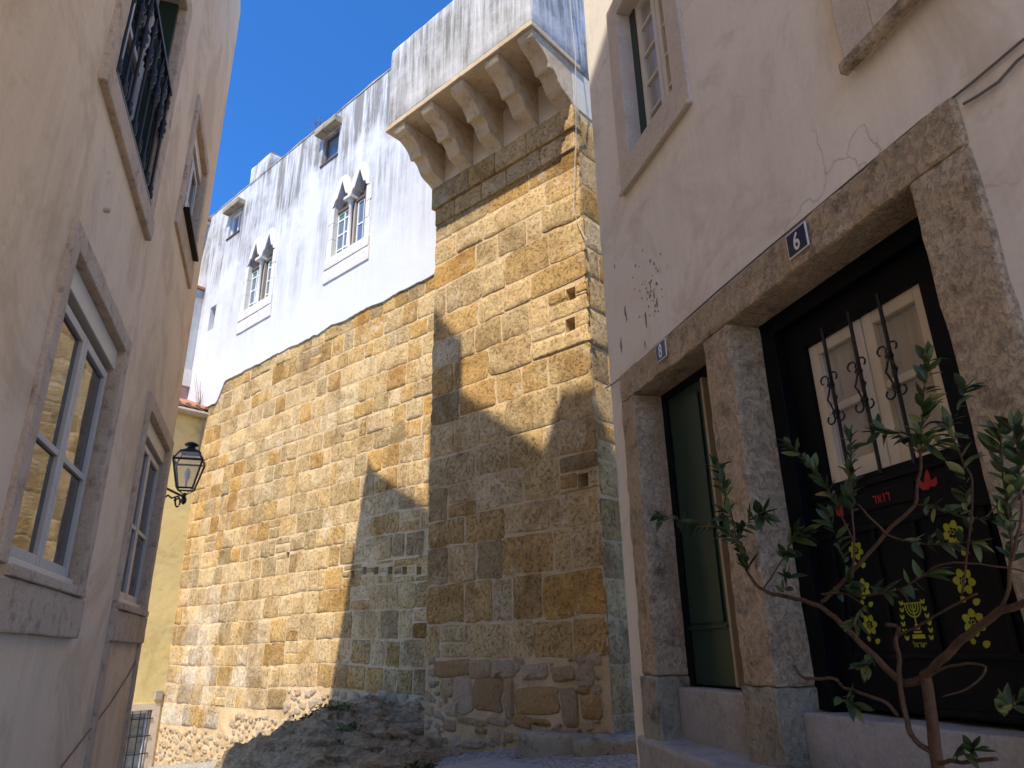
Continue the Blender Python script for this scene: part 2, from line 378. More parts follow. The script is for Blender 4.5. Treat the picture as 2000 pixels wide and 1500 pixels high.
for me in RUB: me.materials.append(M['rubble'])
def lay_courses(x0, x1, z0, z1, hr, wr, rg):
    """rectangles (x, z, w, h) of coursed masonry"""
    out = []; zs = [z0]
    while zs[-1] < z1 - hr[0] * .8: zs.append(min(z1, zs[-1] + rg.uniform(*hr)))
    zs[-1] = z1
    for i in range(len(zs)-1):
        x = x0; c = []
        h = zs[i+1] - zs[i]
        while x < x1:
            wv = rg.uniform(*wr) * (1.0 if rg.random() > .18 else .62)
            if x1 - (x + wv) < wr[0] * .6: wv = x1 - x
            c.append((x, zs[i], wv, h)); x += wv
        for (x, z, wv, h) in c:
            if rg.random() < .06 and h > .36:      # a block split into two thinner ones
                t = h * rg.uniform(.42, .58); out += [(x, z, wv, t), (x, z+t, wv, h-t)]
            else: out.append((x, z, wv, h))
    return out
def cut_hole(rects, hole):
    hx0, hx1, hz0, hz1 = hole; out = []
    for (x, z, wv, h) in rects:
        if x+wv <= hx0 or x >= hx1 or z+h <= hz0 or z >= hz1: out.append((x, z, wv, h)); continue
        c, d = max(z, hz0), min(z+h, hz1)
        if c - z > .05: out.append((x, z, wv, c-z))
        if z+h - d > .05: out.append((x, d, wv, z+h-d))
        if hx0 - x > .05: out.append((x, c, hx0-x, d-c))
        if x+wv - hx1 > .05: out.append((hx1, c, x+wv-hx1, d-c))
    return out
def put_blocks(root, rects, rg, limit, name='stone_block', fit=None, wild=.25):
    """the largest as parts of their own, the rest joined into one part"""
    rects = sorted(rects, key=lambda r: -r[2]*r[3]); rest = []
    for i, (x, z, wv, h) in enumerate(rects):
        me = rg.choice(BLK[:10] if rg.random() > wild else BLK[10:])
        j = rg.uniform(.008, .040); sx, sz = wv - j, h - j * rg.uniform(.8, 1.3)
        sy = rg.choice((.35, .35, .45, .6, .25, .2, .9)); fl = rg.choice((-1, 1))
        px = x + wv/2 + rg.gauss(0, .003); pz = z + h/2 + rg.gauss(0, .003)
        def sag(q): return .05 * noise.noise(Vector((q*.45, pz*.35, 2.5))) + .014 * noise.noise(Vector((q*1.6, pz*1.2, 7)))
        tilt = rg.gauss(0, .008) + (0 if fit else -math.atan((sag(px+.2) - sag(px-.2))/.4)); pz += 0 if fit else sag(px)
        if i < limit:
            o = link(name, me, None, root, (px, 0, pz) if fit is None else fit(px, pz), scale=(sx, sy, sz))
            o.rotation_euler = (0, tilt, 0 if fit is None else R(90))
        else: rest.append((me, Matrix.Translation((px, 0, pz) if fit is None else fit(px, pz)) @ Matrix.Rotation(0 if fit is None else R(90), 4, 'Z') @ Matrix.Diagonal((sx, sy, sz, 1))))
    if rest:
        mb = MB()
        for me, mx in rest: mb.add([mx @ v.co for v in me.vertices], [tuple(p.vertices) for p in me.polygons])
        o = mb.build('small_stones', M['ashlar'], root, smooth=True); o['kind'] = 'stuff'

# ------------------------------------------------------------------ the long fortress wall
rg = random.Random(11)
WX0, WX1, WTOP, WBOT = 8.0, 17.75, 6.62, -3.2
fort = thing('fortress_wall', 'long golden sandstone block wall below the whitewashed house', 'wall', WAL, 12.5, 0, WBOT)
holes = [at(px, 1115, WAL) for px in (712, 735, 762, 790, 818)] + [at(562, 1085, WAL), at(688, 1122, WAL), at(897, 0, WAL)]
hrs = [(a-.06, a+.06, z-.06, z+.07) for a, _, z in holes[:7]]
mb = MB(); wall_grid(mb, WX0, WX1, WBOT, WTOP+.1, hrs, .18); shell(mb, WX0, WX1, -1.6, 0, WBOT, WTOP+.1)
for a, b, c, d in hrs: mb.add([(a,-.18,c),(b,-.18,c),(b,-.18,d),(a,-.18,d)], [(0,3,2,1)])
mb.build('mortar_core', M['mortar'], fort)
rects = lay_courses(WX0, WX1, -.62, WTOP, (.34, .47), (.34, .62), rg)
low = lay_courses(12.6, WX1, -1.45, -.62, (.38, .46), (.4, .75), rg)
rects += [r for r in low if r[1] > -1.1 or r[0] > 14.5]
for h in hrs: rects = cut_hole(rects, h)
rects = [r for r in rects if r[2] > .07 and r[3] > .07 and rg.random() > .012]
put_blocks(fort, rects, rg, 300)
def scatter(root, fr_rects, n, size, rg, limit, name='rubble_stone', avoid=()):
    """rounded field stones bedded in the mortar of a wall foot"""
    rest = MB(); placed = list(avoid); k = 0
    for t in range(n * 12):
        if k >= n: break
        x0, x1, z0, z1 = rg.choice(fr_rects); s = rg.uniform(*size) ; a, z = rg.uniform(x0, x1), rg.uniform(z0, z1)
        if any(math.hypot(a-b, z-c) < (s+q)*.55 for b, c, q in placed): continue
        placed.append((a, z, s)); me = rg.choice(RUB)
        mx = Matrix.Translation((a, 0, z)) @ Matrix.Rotation(rg.uniform(-.5, .5), 4, 'Y') @ Matrix.Diagonal((s*rg.uniform(.9, 1.5), rg.uniform(.5, 1.1), s*rg.uniform(.7, 1), 1))
        rest.add([mx @ v.co for v in me.vertices], [tuple(p.vertices) for p in me.polygons]); k += 1
    if rest.v:
        o = rest.build(name, M['pebble'], root, smooth=True); o['kind'] = 'stuff'
scatter(fort, [(8.2, 12.6, -2.2, -.65), (12.6, 14.5, -2.6, -1.12), (14.5, 17.7, -3.0, -1.5), (8.2, 12.6, -1.4, -.65)], 560, (.05, .21), rg, 0, 'field_stones')

# ------------------------------------------------------------------ the tower with its bay on corbels
TX0, TX1, TTOP = 4.84, 7.88, 7.62
tower = thing('stone_tower', 'golden stone block tower carrying a whitewashed bay on five carved corbels', 'tower', TOW, 6.4, 0, -2.6)
th = [at(1115, 575, TOW), at(1114, 634, TOW), at(1139, 940, TOW), at(880, 610, TOW)]
ths = [(a-.08, a+.08, z-.10, z+.10) for a, _, z in th[:3]]
mb = MB(); wall_grid(mb, TX0, TX1, -2.6, TTOP, ths, .2); shell(mb, TX0, TX1, -5, 0, -2.6, TTOP)
for a, b, c, d in ths: mb.add([(a,-.2,c),(b,-.2,c),(b,-.2,d),(a,-.2,d)], [(0,3,2,1)])
mb.build('mortar_core', M['mortar'], tower)
rects = lay_courses(TX0-.025, TX1+.02, at(1000, 1290, TOW)[2], 6.86, (.40, .55), (.45, 1.0), rg)
for h in ths: rects = cut_hole(rects, h)
put_blocks(tower, rects, rg, 300, wild=.35)
sy = lay_courses(-5, -.045, -1.2, 7.5, (.40, .55), (.5, .9), rg)      # its flank, seen edge-on
put_blocks(tower, sy, rg, 300, fit=lambda p, z: (TX0, p, z))
x = TX0 - .03                                                        # the two courses of the cornice
while x < TX1 + .04:
    wv = min(rg.uniform(.6, .95), TX1 + .05 - x)
    if TX1 + .05 - (x + wv) < .3: wv = TX1 + .05 - x
    MB().box(x+.006, x+wv-.006, -.1, .085, 7.20, TTOP - rg.uniform(0, .03)).build('cornice_block', M['ashlar'], tower, bevel=.02, rough=.012, cell=.12)
    x += wv
x = TX0 + .0
while x < TX1:
    wv = min(rg.uniform(.5, .9), TX1 - x)
    if TX1 - (x + wv) < .3: wv = TX1 - x
    MB().box(x+.006, x+wv-.006, -.1, .035, 6.87, 7.19).build('cornice_block', M['ashlar'], tower, bevel=.015, rough=.01, cell=.12)
    x += wv
ZM = .433
foot = [(30,1025,115,1080),(130,1020,265,1085),(275,1020,360,1090),(385,1020,470,1090),(515,1035,615,1100),(645,1050,740,1110),(760,1040,830,1130),
        (20,1095,140,1190),(150,1100,195,1180),(205,1090,280,1245),(297,1105,415,1245),(430,1105,468,1265),(490,1145,655,1255),(685,1155,760,1310),
        (758,1135,810,1170),(778,1175,860,1275),(862,1150,990,1290),(870,1045,985,1140),(150,1285,205,1335),(225,1275,335,1310),(355,1275,435,1310),
        (470,1265,548,1318),(560,1280,630,1310),(165,1215,210,1265),(255,1370,335,1415),(515,1340,580,1385),(90,1345,140,1415),(370,1325,405,1380),
        (300,1320,345,1350),(430,1340,465,1385)]
av = []
for q in foot:
    c0, c1 = at(800+q[0]*ZM, 850+q[1]*ZM, TOW), at(800+q[2]*ZM, 850+q[3]*ZM, TOW)
    a, z = (c0[0]+c1[0])/2, (c0[2]+c1[2])/2; sx, sz = abs(c0[0]-c1[0]), abs(c0[2]-c1[2])
    if a + sx/2 > TX1 + .02 or a - sx/2 < TX0 - .04: continue
    o = link('rubble_stone', rg.choice(RUB), None, tower, (a, 0, z), scale=(sx*1.18, rg.uniform(.6, 1.3), sz*1.18)); o.rotation_euler.y = rg.uniform(-.1, .1)
    av.append((a, z, max(sx, sz)))
scatter(tower, [(4.95, 7.82, -1.5, -.12)], 420, (.045, .17), rg, 0, 'field_stones', av)
# the whitewashed bay
MB().box(TX0-.03, 8.10, -4.2, 1.0, 8.50, 10.22).build('bay', M['bay'], tower, bevel=.05, rough=.012, cell=.16, smooth=True)
MB().box(TX0-.045, 8.115, -.2, 1.02, 8.40, 8.497).build('bay_floor_slab', M['corbel'], tower, bevel=.012, rough=.004, cell=.12)
MB().box(TX0-.012, TX1+.0, -4.2, .02, TTOP+.003, 8.397).build('plaster_band', M['band'], tower, bevel=.01)
prof = [(-.05, 8.398), (.97, 8.398), (.97, 8.33), (.94, 8.27), (.88, 8.23), (.80, 8.20), (.72, 8.155), (.655, 8.09), (.61, 8.02), (.585, 7.955),
        (.55, 7.945), (.555, 7.985), (.51, 7.985), (.455, 7.955), (.41, 7.90), (.375, 7.83), (.33, 7.765), (.25, 7.725), (.16, 7.69), (.09, 7.645), (.05, 7.60), (-.05, 7.58)]
prof = [(y, z) for y, z in prof if y != .555]
for a in (7.80, 7.10, 6.40, 5.65, 4.97):
    MB().prismx(prof, a-.14, a+.14).build('corbel', M['corbel'], tower, bevel=.012, rough=.006, cell=.09)

# ------------------------------------------------------------------ the whitewashed house above the wall
HX0, HX1, HTOP = 8.1, 19.42, 12.68
house = thing('white_house', 'weathered whitewashed house with two twin arched windows above the stone wall', 'house', WAL, 12.5, 0, WTOP)
WC = (11.68, 15.58)
SPR, APX, SILL = 9.72, 10.34, 8.37
HW_ = .62
wh = [(c-.66, c+.66, SILL, APX+.14) for c in WC]
dorm = [(12.39, 13.08, 11.33, 12.16), (17.10, 17.80, 11.27, 12.05)]
niche = (17.88, 18.22, 8.45, 9.2)
mb = MB(); wall_grid(mb, HX0, HX1, WTOP+.25, HTOP, wh + dorm + [niche], .30, .04); shell(mb, HX0, HX1, -6, .04, WTOP+.25, HTOP)
a, b, c, d = niche; mb.add([(a,-.26,c),(b,-.26,c),(b,-.26,d),(a,-.26,d)], [(0,3,2,1)])
# ragged lower edge of the plaster
xs = [HX0 + (HX1-HX0)*i/120 for i in range(121)]
def hem(x):
    e = WTOP - .02 + .06 * noise.noise(Vector((x*1.7, 3, 1))) + .035 * noise.noise(Vector((x*6, 8, 1)))
    return e - (.0 if x < 16.75 else min(.55, (x-16.75)*1.6))
for i in range(120):
    x0, x1 = xs[i], xs[i+1]; z0, z1 = hem(x0), hem(x1); t = WTOP+.25
    mb.add([(x0,.04,t),(x1,.04,t),(x1,.04,z1),(x0,.04,z0),(x1,-.1,z1),(x0,-.1,z0)], [(0,1,2,3),(3,2,4,5)])
mb.add([(HX1,.04,6.0),(HX1,-6,6.0),(HX1,-6,WTOP+.26),(HX1,.04,WTOP+.26)], [(0,1,2,3)])
mb.build('wall', M['white'], house)
# uneven coping along the top
cp = MB(); n = 60
for i in range(n):
    x0 = HX0 + (HX1-HX0)*i/n; x1 = HX0 + (HX1-HX0)*(i+1)/n
    h0 = .05*noise.noise(Vector((x0*1.3, 0, 4))); h1 = .05*noise.noise(Vector((x1*1.3, 0, 4)))
    cp.add([(x0,.055,HTOP-.02),(x1,.055,HTOP-.02),(x1,.03,HTOP+.06+h1),(x0,.03,HTOP+.06+h0),(x1,-.5,HTOP+.09+h1),(x0,-.5,HTOP+.09+h0)], [(0,1,2,3),(3,2,4,5)])
cp.build('coping', M['base'], house)
ch = MB().box(15.75, 16.85, -.75, .06, HTOP-.05, 13.22).build('chimney', M['white'], house, bevel=.05, rough=.02, cell=.15)
MB().box(15.95, 16.7, -.6, -.05, 13.2, 13.42).build('chimney_cap', M['tile'], ch, bevel=.02, loc=(0, 0, 0))
def light_z(u, hw):                        # intrados of one ogee light, u from its centre
    t = min(1, abs(u)/hw)
    if t > .64: return SPR + .20*math.sqrt(max(0, 1-((t-.64)/.36)**2))
    return SPR + .17 + (APX-SPR-.17)*(1-t/.64)**1.12
def twin(c, k):
    hw = .275; cs = (c-.335, c+.335); Y = .044
    mb = MB(); T = APX+.16; X = [c-.665 + 1.33*i/76 for i in range(77)]
    def zi(x):
        best = SPR
        for q in cs:
            if abs(x-q) < hw: return light_z(x-q, hw)
        return SPR
    for i in range(76):                     # plastered spandrel with the arch cut out of it
        x0, x1 = X[i], X[i+1]; a, b = zi(x0+1e-4), zi(x1-1e-4)
        mb.add([(x0,Y,T),(x1,Y,T),(x1,Y,b),(x0,Y,a),(x1,-.24,b),(x0,-.24,a)], [(0,1,2,3),(3,2,4,5)])
    p = mb.build('twin_window', M['white'], house)
    def sub(m, name, mat, **kw): return link(name, m.mesh(name, **kw), mat, p, None)
    for q in cs:                            # raised archivolt of each light
        m = MB(); N = 28
        for i in range(N):
            u0, u1 = -hw-.0 + 2*hw*i/N, -hw + 2*hw*(i+1)/N
            def ex(u): t = u/hw; return (q + u*1.36, SPR + .02 + (APX-SPR+.13)*max(0, 1-abs(t)**2.3)**.6)
            a0, a1, e0, e1 = (q+u0, light_z(u0*.985, hw)), (q+u1, light_z(u1*.985, hw)), ex(u0), ex(u1)
            y = .08
            m.add([(a0[0],y,a0[1]),(a1[0],y,a1[1]),(e1[0],y-.02,e1[1]),(e0[0],y-.02,e0[1]),(a0[0],-.23,a0[1]-.004),(a1[0],-.23,a1[1]-.004),(e0[0],.03,e0[1]),(e1[0],.03,e1[1])],
                  [(0,1,2,3),(0,4,5,1),(3,2,7,6)])
        sub(m, 'arch_moulding', M['whitestone'])
    for s in (-1, 1):
        z = SILL
        for h in (.5, .44, .42):
            x = c + s*.61; x2 = c + s*(.80 if h != .44 else .76)
            sub(MB().box(x, x2, -.22, .062, z+.003, z+h-.003), 'jamb_stone', M['whitestone'], bevel=.012)
            z += h
    col = MB().lathe([(.07, SILL), (.075, SILL+.05), (.05, SILL+.09), (.045, SPR-.24), (.055, SPR-.22), (.05, SPR-.19), (.075, SPR-.09), (.10, SPR-.05)], c, .02, 10)
    sub(col, 'column', M['whitestone'], smooth=True)
    sub(MB().box(c-.13, c+.13, -.12, .15, SPR-.07, SPR+.005), 'capital', M['whitestone'], bevel=.008)
    sub(MB().box(c-.82, c+.82, -.2, .085, SILL-.26, SILL-.003), 'sill', M['whitestone'], bevel=.015)
    x = c - .84
    for wv in (.55, .62, .53):
        sub(MB().box(x+.004, x+wv-.004, -.1, .07, SILL-.60, SILL-.265), 'apron_block', M['whitestone'], bevel=.012, rough=.006, cell=.1); x += wv - .01
    sub(MB().box(c-.6, c+.6, -.12, -.03, SPR-.14, SPR-.06), 'transom', M['oldwood'])
    sub(MB().box(c-.6, c+.6, -.20, -.16, SILL, APX+.1), 'inner_shade_board', M['oldwood'])  # dark sheet standing in for the shade inside, behind the panes
    def leaf(x0, x1, cols, rows):
        zb, zt = SILL+.02, SPR-.15; g = MB(); t = .035
        g.box(x0, x1, -.10, -.06, zb, zb+t).box(x0, x1, -.10, -.06, zt-t, zt)
        cw = (x1-x0)/cols
        for i in range(cols+1):
            xx = x0 + cw*i - (t/2 if 0 < i < cols else (0 if i == 0 else t)); g.box(xx, xx+t, -.098, -.058, zb+t, zt-t)
        hs = [0, .17, .5, .83, 1] if rows == 4 else [0, .48, 1]
        zz = [zb + (zt-zb)*q for q in hs]
        for q in zz[1:-1]: g.box(x0+t, x1-t, -.096, -.062, q-t/2, q+t/2)
        f = sub(g, 'casement', M['ewhite'])
        for i in range(cols):
            for j in range(len(zz)-1):
                gm = M['greenglass'] if rows == 4 and j in (0, len(zz)-2) else M['blueglass']
                sub(MB().box(x0+cw*i+.01, x0+cw*(i+1)-.01, -.085, -.078, zz[j]+.01, zz[j+1]-.01), 'pane', gm)
    leaf(c+.06, c+.60, 2, 4)
    if k == 0: leaf(c-.42, c-.16, 1, 2)
    else: leaf(c-.50, c-.22, 1, 4)
    sub(MB().box(c-.60, c-.52, -.12, .02, SILL+.02, SPR-.15), 'open_shutter', M['oldwood'])
    sub(MB().box(c-.12, c-.06, -.12, -.02, SILL+.02, SPR-.15), 'open_shutter', M['zinc'])
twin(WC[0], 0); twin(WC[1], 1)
for i, (a, b, c, d) in enumerate(dorm):
    m = MB(); t = .05
    m.box(a, b, -.14, -.05, c, c+t).box(a, b, -.14, -.05, d-t, d).box(a, a+t, -.139, -.051, c+t, d-t).box(b-t, b, -.139, -.051, c+t, d-t)
    if i: m.box((a+b)/2-.02, (a+b)/2+.02, -.13, -.06, c+t, d-t)
    f = m.build('small_window', M['ewhite'] if i else M['oldwood'], house)
    link('pane', MB().box(a+t, b-t, -.11, -.10, c+t, d-t).mesh('pane'), M['blueglass'], f)
    link('lintel', MB().box(a-.10, b+.10, -.05, .26, d+.02, d+.20).mesh('lintel', bevel=.02, rough=.01, cell=.1), M['base'], f)
    link('sill', MB().box(a-.03, b+.03, -.05, .07, c-.05, c).mesh('sill', bevel=.008), M['oldwood'], f)

# ------------------------------------------------------------------ houses closing the far end of the street
YEL = Frame(HW + R(270), 17.75)
Y0 = -7.8                                          # along value of the corner with the fortress wall
yel = thing('yellow_house', 'sunlit yellow rendered house with tiled eave beside the fortress wall', 'house', YEL, Y0+3, 0, -3.4)
yw = (Y0+.22, Y0+1.25, -2.55, -1.15)
mb = MB(); wall_grid(mb, Y0, Y0+9, -3.4, 5.95, [yw], .2); shell(mb, Y0, Y0+9, -5, 0, -3.4, 5.95); mb.build('wall', M['yellow'], yel)
a, b, c, d = yw
f = MB().box(a-.16, a, -.1, .03, c-.1, d+.14).box(b, b+.16, -.1, .03, c-.1, d+.14).box(a, b, -.1, .031, d, d+.138).box(a, b, -.1, .032, c-.098, c).build('barred_window', M['frame2'], yel)
for i in range(6):
    xx = a + (b-a)*(i+.5)/6; link('bar', MB().tube([(xx, .03, c), (xx, .03, d)], .011, 5).mesh('bar'), M['iron'], f)
for i in range(4):
    zz = c + (d-c)*(i+.5)/4; link('bar', MB().tube([(a-.03, .04, zz), (b+.03, .04, zz)], .011, 5).mesh('bar'), M['iron'], f)
link('casement', MB().box(a, a+.06, -.16, -.1, c, d).box(b-.06, b, -.16, -.1, c, d).box((a+b)/2-.05, (a+b)/2+.05, -.16, -.1, c, d).box(a+.06, b-.06, -.158, -.102, d-.07, d).mesh('casement'), M['ewhite'], f)
link('pane', MB().box(a, b, -.18, -.165, c, d).mesh('pane'), M['blueglass'], f)
MB().box(Y0+.05, Y0+.22, 0, .06, -.95, -.75).build('meter_box', M['zinc'], yel, bevel=.01)
MB().tube([(Y0+.0, .16, 5.86), (Y0+9, .16, 5.86)], .09, 8).build('gutter', M['zinc'], yel)
for i in range(36):
    x = Y0 + .05 + i*.25
    mb = MB(); pts = [(x + .085*math.cos(t*math.pi/5), .085*math.sin(t*math.pi/5)) for t in range(6)]
    v0 = [(p, .24, 5.98+q) for p, q in pts]; v1 = [(p, -1.6, 6.72+q) for p, q in pts]
    mb.add(v0+v1, [(k, k+1, k+7, k+6) for k in range(5)] + [(0,1,2,3,4,5)])
    mb.build('roof_tile', M['tile'], yel)
MB().add([(Y0,.2,5.96),(Y0+9,.2,5.96),(Y0+9,-5,8.05),(Y0,-5,8.05)], [(0,1,2,3)]).build('roof', M['tile'], yel)
rear = Frame(HW + R(270), 19.45)
rh = thing('rear_house', 'pale far house seen in the gap above the yellow house roof', 'house', rear, Y0+3, 0, 2)
rw = (Y0+.06, Y0+.6, 10.85, 11.75)
mb = MB(); wall_grid(mb, Y0-.04, Y0+6, 2, 12.35, [rw], .15); shell(mb, Y0-.04, Y0+6, -5, 0, 2, 12.35); mb.build('wall', M['white'], rh)
f = MB().box(rw[0], rw[0]+.05, -.1, -.03, rw[2], rw[3]).box(rw[1]-.05, rw[1], -.1, -.03, rw[2], rw[3]).box(rw[0], rw[1], -.1, -.031, 11.28, 11.33).build('window', M['ewhite'], rh)
link('pane', MB().box(rw[0], rw[1], -.12, -.11, rw[2], rw[3]).mesh('pane'), M['blueglass'], f)
MB().box(Y0-.1, Y0+6, -5, .28, 12.36, 12.5).build('eave', M['frame2'], rh, bevel=.03)
MB().prismx([(.34, 12.5), (.34, 12.6), (-4, 13.7), (-4, 12.5)], Y0-.12, Y0+6).build('roof', M['tile'], rh)
bt = thing('grey_lean_to', 'grey rendered lean-to with tile capping against the white house', 'outbuilding', rear, Y0+2, .4, 5.9)
MB().box(Y0+.0, Y0+4, .005, .62, 7.45, 9.95).build('wall', M['grey'], bt, bevel=.02)
MB().box(Y0-.04, Y0+4, .005, .68, 9.953, 10.05).build('tile_cap', M['tile'], bt, bevel=.02)
MB().box(Y0-.02, Y0+4, .005, .66, 6.95, 7.447).build('stone_course', M['whitestone'], bt, bevel=.01)
MB().box(Y0+.02, Y0+4, .005, .58, 5.9, 6.947).build('base', M['pink'], bt, bevel=.02)

# ------------------------------------------------------------------ the house on the street's shaded side, with the balcony
lh = thing('beige_house', 'tall beige rendered house with stone framed windows and an iron balcony', 'house', LEFT, -6, 0, -3.5)
LX0, LX1 = -9.75, 3.2  # unseen end behind the camera, cut short so sunlight bounces into the alley
def lbox(a0, a1): return (-a1, -a0)
wins = {'w1': (4.56, 6.26, .50, 2.42), 'w2': (7.81, 9.47, .50, 2.40), 'bal': (4.46, 6.12, 3.78, 6.15), 'w4': (7.62, 8.85, 4.78, 6.12), 'w0': (1.2, 2.7, .5, 2.4)}
hs = [(-b-.06, -a+.06, c-.06, d+.06) for a, b, c, d in wins.values()]
mb = MB(); wall_grid(mb, LX0, LX1, -3.5, 9.7, hs, .32); SK = .65                                            # the far end wall is not square to the street
v = [(LX0+SK*6.5,-6.5,-3.5),(LX1,-6.5,-3.5),(LX1,0,-3.5),(LX0,0,-3.5),(LX0+SK*6.5,-6.5,9.7),(LX1,-6.5,9.7),(LX1,0,9.7),(LX0,0,9.7)]
mb.add(v, [(0,3,2,1),(4,5,6,7),(0,1,5,4),(1,2,6,5),(3,0,4,7)]); mb.build('wall', M['leftp'], lh)
top = [(-9.75, 9.703), (3.2, 9.703), (3.2, 15.3), (2.8, 15.2), (.3, 14.45), (-.44, 14.15), (-1.5, 13.95), (-1.55, 15.0), (-2.0, 14.85), (-2.68, 14.35), (-3.12, 13.25), (-5.34, 12.62),
       (-6.62, 11.2), (-7.22, 10.95), (-9.3, 10.12), (-9.75, 10.05)]
nt = len(top); v = [(x, -.004, z) for x, z in top] + [(x + SK*6 if x < 2 else x, -6.0, z) for x, z in top]
MB().add(v, [tuple(range(nt)), tuple(range(nt, 2*nt))[::-1]] + [(i, (i+1) % nt, nt + (i+1) % nt, nt + i) for i in range(nt)]).build('attic_wall', M['leftp'], lh)
MB().box(-6.75, -5.36, -.5, -.006, 10.5, 13.5).build('chimney', M['leftp'], lh, bevel=.03)
def stone_frame(root, fr, a0, a1, c, d, wd, m, proud=.035, sill=True, name='window', sidx=None):
    """four stones round an opening given in frame coordinates x0<x1"""
    g = MB().box(a0-wd, a0+.0, -.3, proud, c-.02, d+wd).box(a1, a1+wd, -.3, proud, c-.02, d+wd).box(a0+.001, a1-.001, -.3, proud+.002, d, d+wd-.003)
    return g.build(name, m, root, bevel=.012, rough=.006, cell=.12)
def left_window(key, apron=True):
    a, b, c, d = wins[key]; x0, x1 = -b, -a
    f = stone_frame(lh, LEFT, x0, x1, c, d, .155, M['frame'])
    def sub(m, n, mat, **k): return link(n, m.mesh(n, **k), mat, f)
    if apron:
        sub(MB().box(x0-.03, x1+.03, -.25, .07, c-.085, c-.022), 'sill', M['frame'], bevel=.01)
        sub(MB().box(x0-.14, x1+.14, -.25, .05, c-.37, c-.088), 'apron', M['frame'], bevel=.015, rough=.008, cell=.1)
    sub(MB().box(x0, x1, -.18, -.03, d-.17, d-.003), 'shutter_box', M['cream'], bevel=.008)
    t = .065; zt = d - .24; mid = (x0+x1)/2
    sub(MB().box(x0, x1, -.16, -.11, zt, d-.17), 'head_gap', M['black'])
    sub(MB().box(x0+.002, x0+.10, -.16, -.09, c+.03, zt), 'jamb_lining', M['black'])
    sub(MB().box(x0, x1, -.20, -.03, c-.02, c+.045), 'window_board', M['cream'], bevel=.008)
    for (p, q) in ((x0+.10, mid-.005), (mid+.005, x1-.02)):
        g = MB().box(p, p+t, -.105, -.05, c+.05, zt).box(q-t, q, -.105, -.05, c+.05, zt).box(p+t, q-t, -.103, -.052, c+.05, c+.05+t).box(p+t, q-t, -.103, -.052, zt-t, zt)
        zm = c + .05 + (zt-c)*.44; g.box(p+t, q-t, -.101, -.055, zm-.022, zm+.022)
        sub(g, 'casement', M['whitewood'], bevel=.006)
        sub(MB().box(p+t-.005, q-t+.005, -.087, -.079, c+.05+t-.005, zm-.018), 'pane', M['glass'])
        sub(MB().box(p+t-.005, q-t+.005, -.087, -.079, zm+.018, zt-t+.005), 'pane', M['glass'])
    return f
left_window('w1'); left_window('w2'); left_window('w0')
for xx in (-wins['w2'][1]-.155, -wins['w2'][0]):
    MB().box(xx, xx+.155, -.1, .03, -3.4, .478).build('lower_jamb', M['frame'], lh, bevel=.01, rough=.005, cell=.14)
f4 = left_window('w4', False)
a, b, c, d = wins['w4']
link('sill', MB().box(-b-.19, -a+.19, -.3, .036, c-.32, c-.025).mesh('sill', bevel=.012), M['frame'], f4)
link('flower_shelf', MB().box(-b+.02, -a-.02, -.05, .10, c-.02, c+.03).mesh('flower_shelf', bevel=.005), M['black'], f4)
# balcony window
a, b, c, d = wins['bal']; x0, x1 = -b, -a
fb = stone_frame(lh, LEFT, x0, x1, c, d, .2, M['frame'], name='balcony_window')
def subb(m, n, mat, **k): return link(n, m.mesh(n, **k), mat, fb)
subb(MB().box(x0-.2, x1+.2, -.3, .055, c-.23, c-.022), 'sill', M['frame'], bevel=.015)
for (p, q) in ((x0+.06, (x0+x1)/2-.01), ((x0+x1)/2+.01, x1-.06)):
    t = .10; g = MB().box(p, p+t, -.29, -.22, c, d).box(q-t, q, -.29, -.22, c, d).box(p+t, q-t, -.288, -.222, c, c+.5).box(p+t, q-t, -.288, -.222, d-t, d).box(p+t, q-t, -.286, -.224, c+1.3, c+1.36)
    subb(g, 'casement', M['whitewood'], bevel=.008)
    subb(MB().box(p+t, q-t, -.262, -.255, c+.5, d-t), 'pane', M['glass'])
subb(MB().box(x0, x0+.06, -.29, -.05, c, d), 'jamb_lining', M['darkgreen'])
RT = 5.08
subb(MB().box(x0+.005, x1-.005, .0, .04, RT-.03, RT+.015), 'top_rail', M['iron'], bevel=.006)
subb(MB().box(x0+.005, x1-.005, .0, .04, c+.01, c+.05), 'bottom_rail', M['iron'], bevel=.006)
bal_prof = [(.014, c+.05), (.03, c+.07), (.03, c+.11), (.02, c+.14), (.028, c+.17), (.013, c+.20), (.012, c+.72), (.026, c+.74), (.018, c+.77), (.036, c+.80), (.036, c+.83), (.018, c+.86), (.034, c+.89), (.026, c+.92), (.013, c+.95), (.012, RT-.25), (.028, RT-.22), (.018, RT-.19), (.03, RT-.16), (.014, RT-.12), (.012, RT-.02)]
bm_ = MB().lathe(bal_prof, 0, 0, 8).mesh('baluster', smooth=True); bm_.materials.append(M['iron'])
nb = 8
for i in range(nb):
    o = link('baluster', bm_, None, fb, (x0 + .06 + (x1-x0-.12)*i/(nb-1), .02, 0))
MB().tube([at(203, 410, LEFT)[0:1] + (.0,) + at(203, 410, LEFT)[2:], at(203, 410, LEFT)[0:1] + (.04,) + at(203, 410, LEFT)[2:]], .018, 8).build('wall_bracket', M['frame'], lh)
# loose cable across the beige house
pts = [at(px, py, LEFT, .012) for px, py in ((120, 1498), (165, 1440), (215, 1375), (250, 1320), (268, 1285), (277, 1240), (283, 1190))]
cab = thing('hanging_cable', 'thin dark cable sagging across the beige house below its windows', 'cable', LEFT, pts[0][0], .012, pts[0][2])
MB().tube(pts, .007, 5).build('strand', M['cable'], cab)

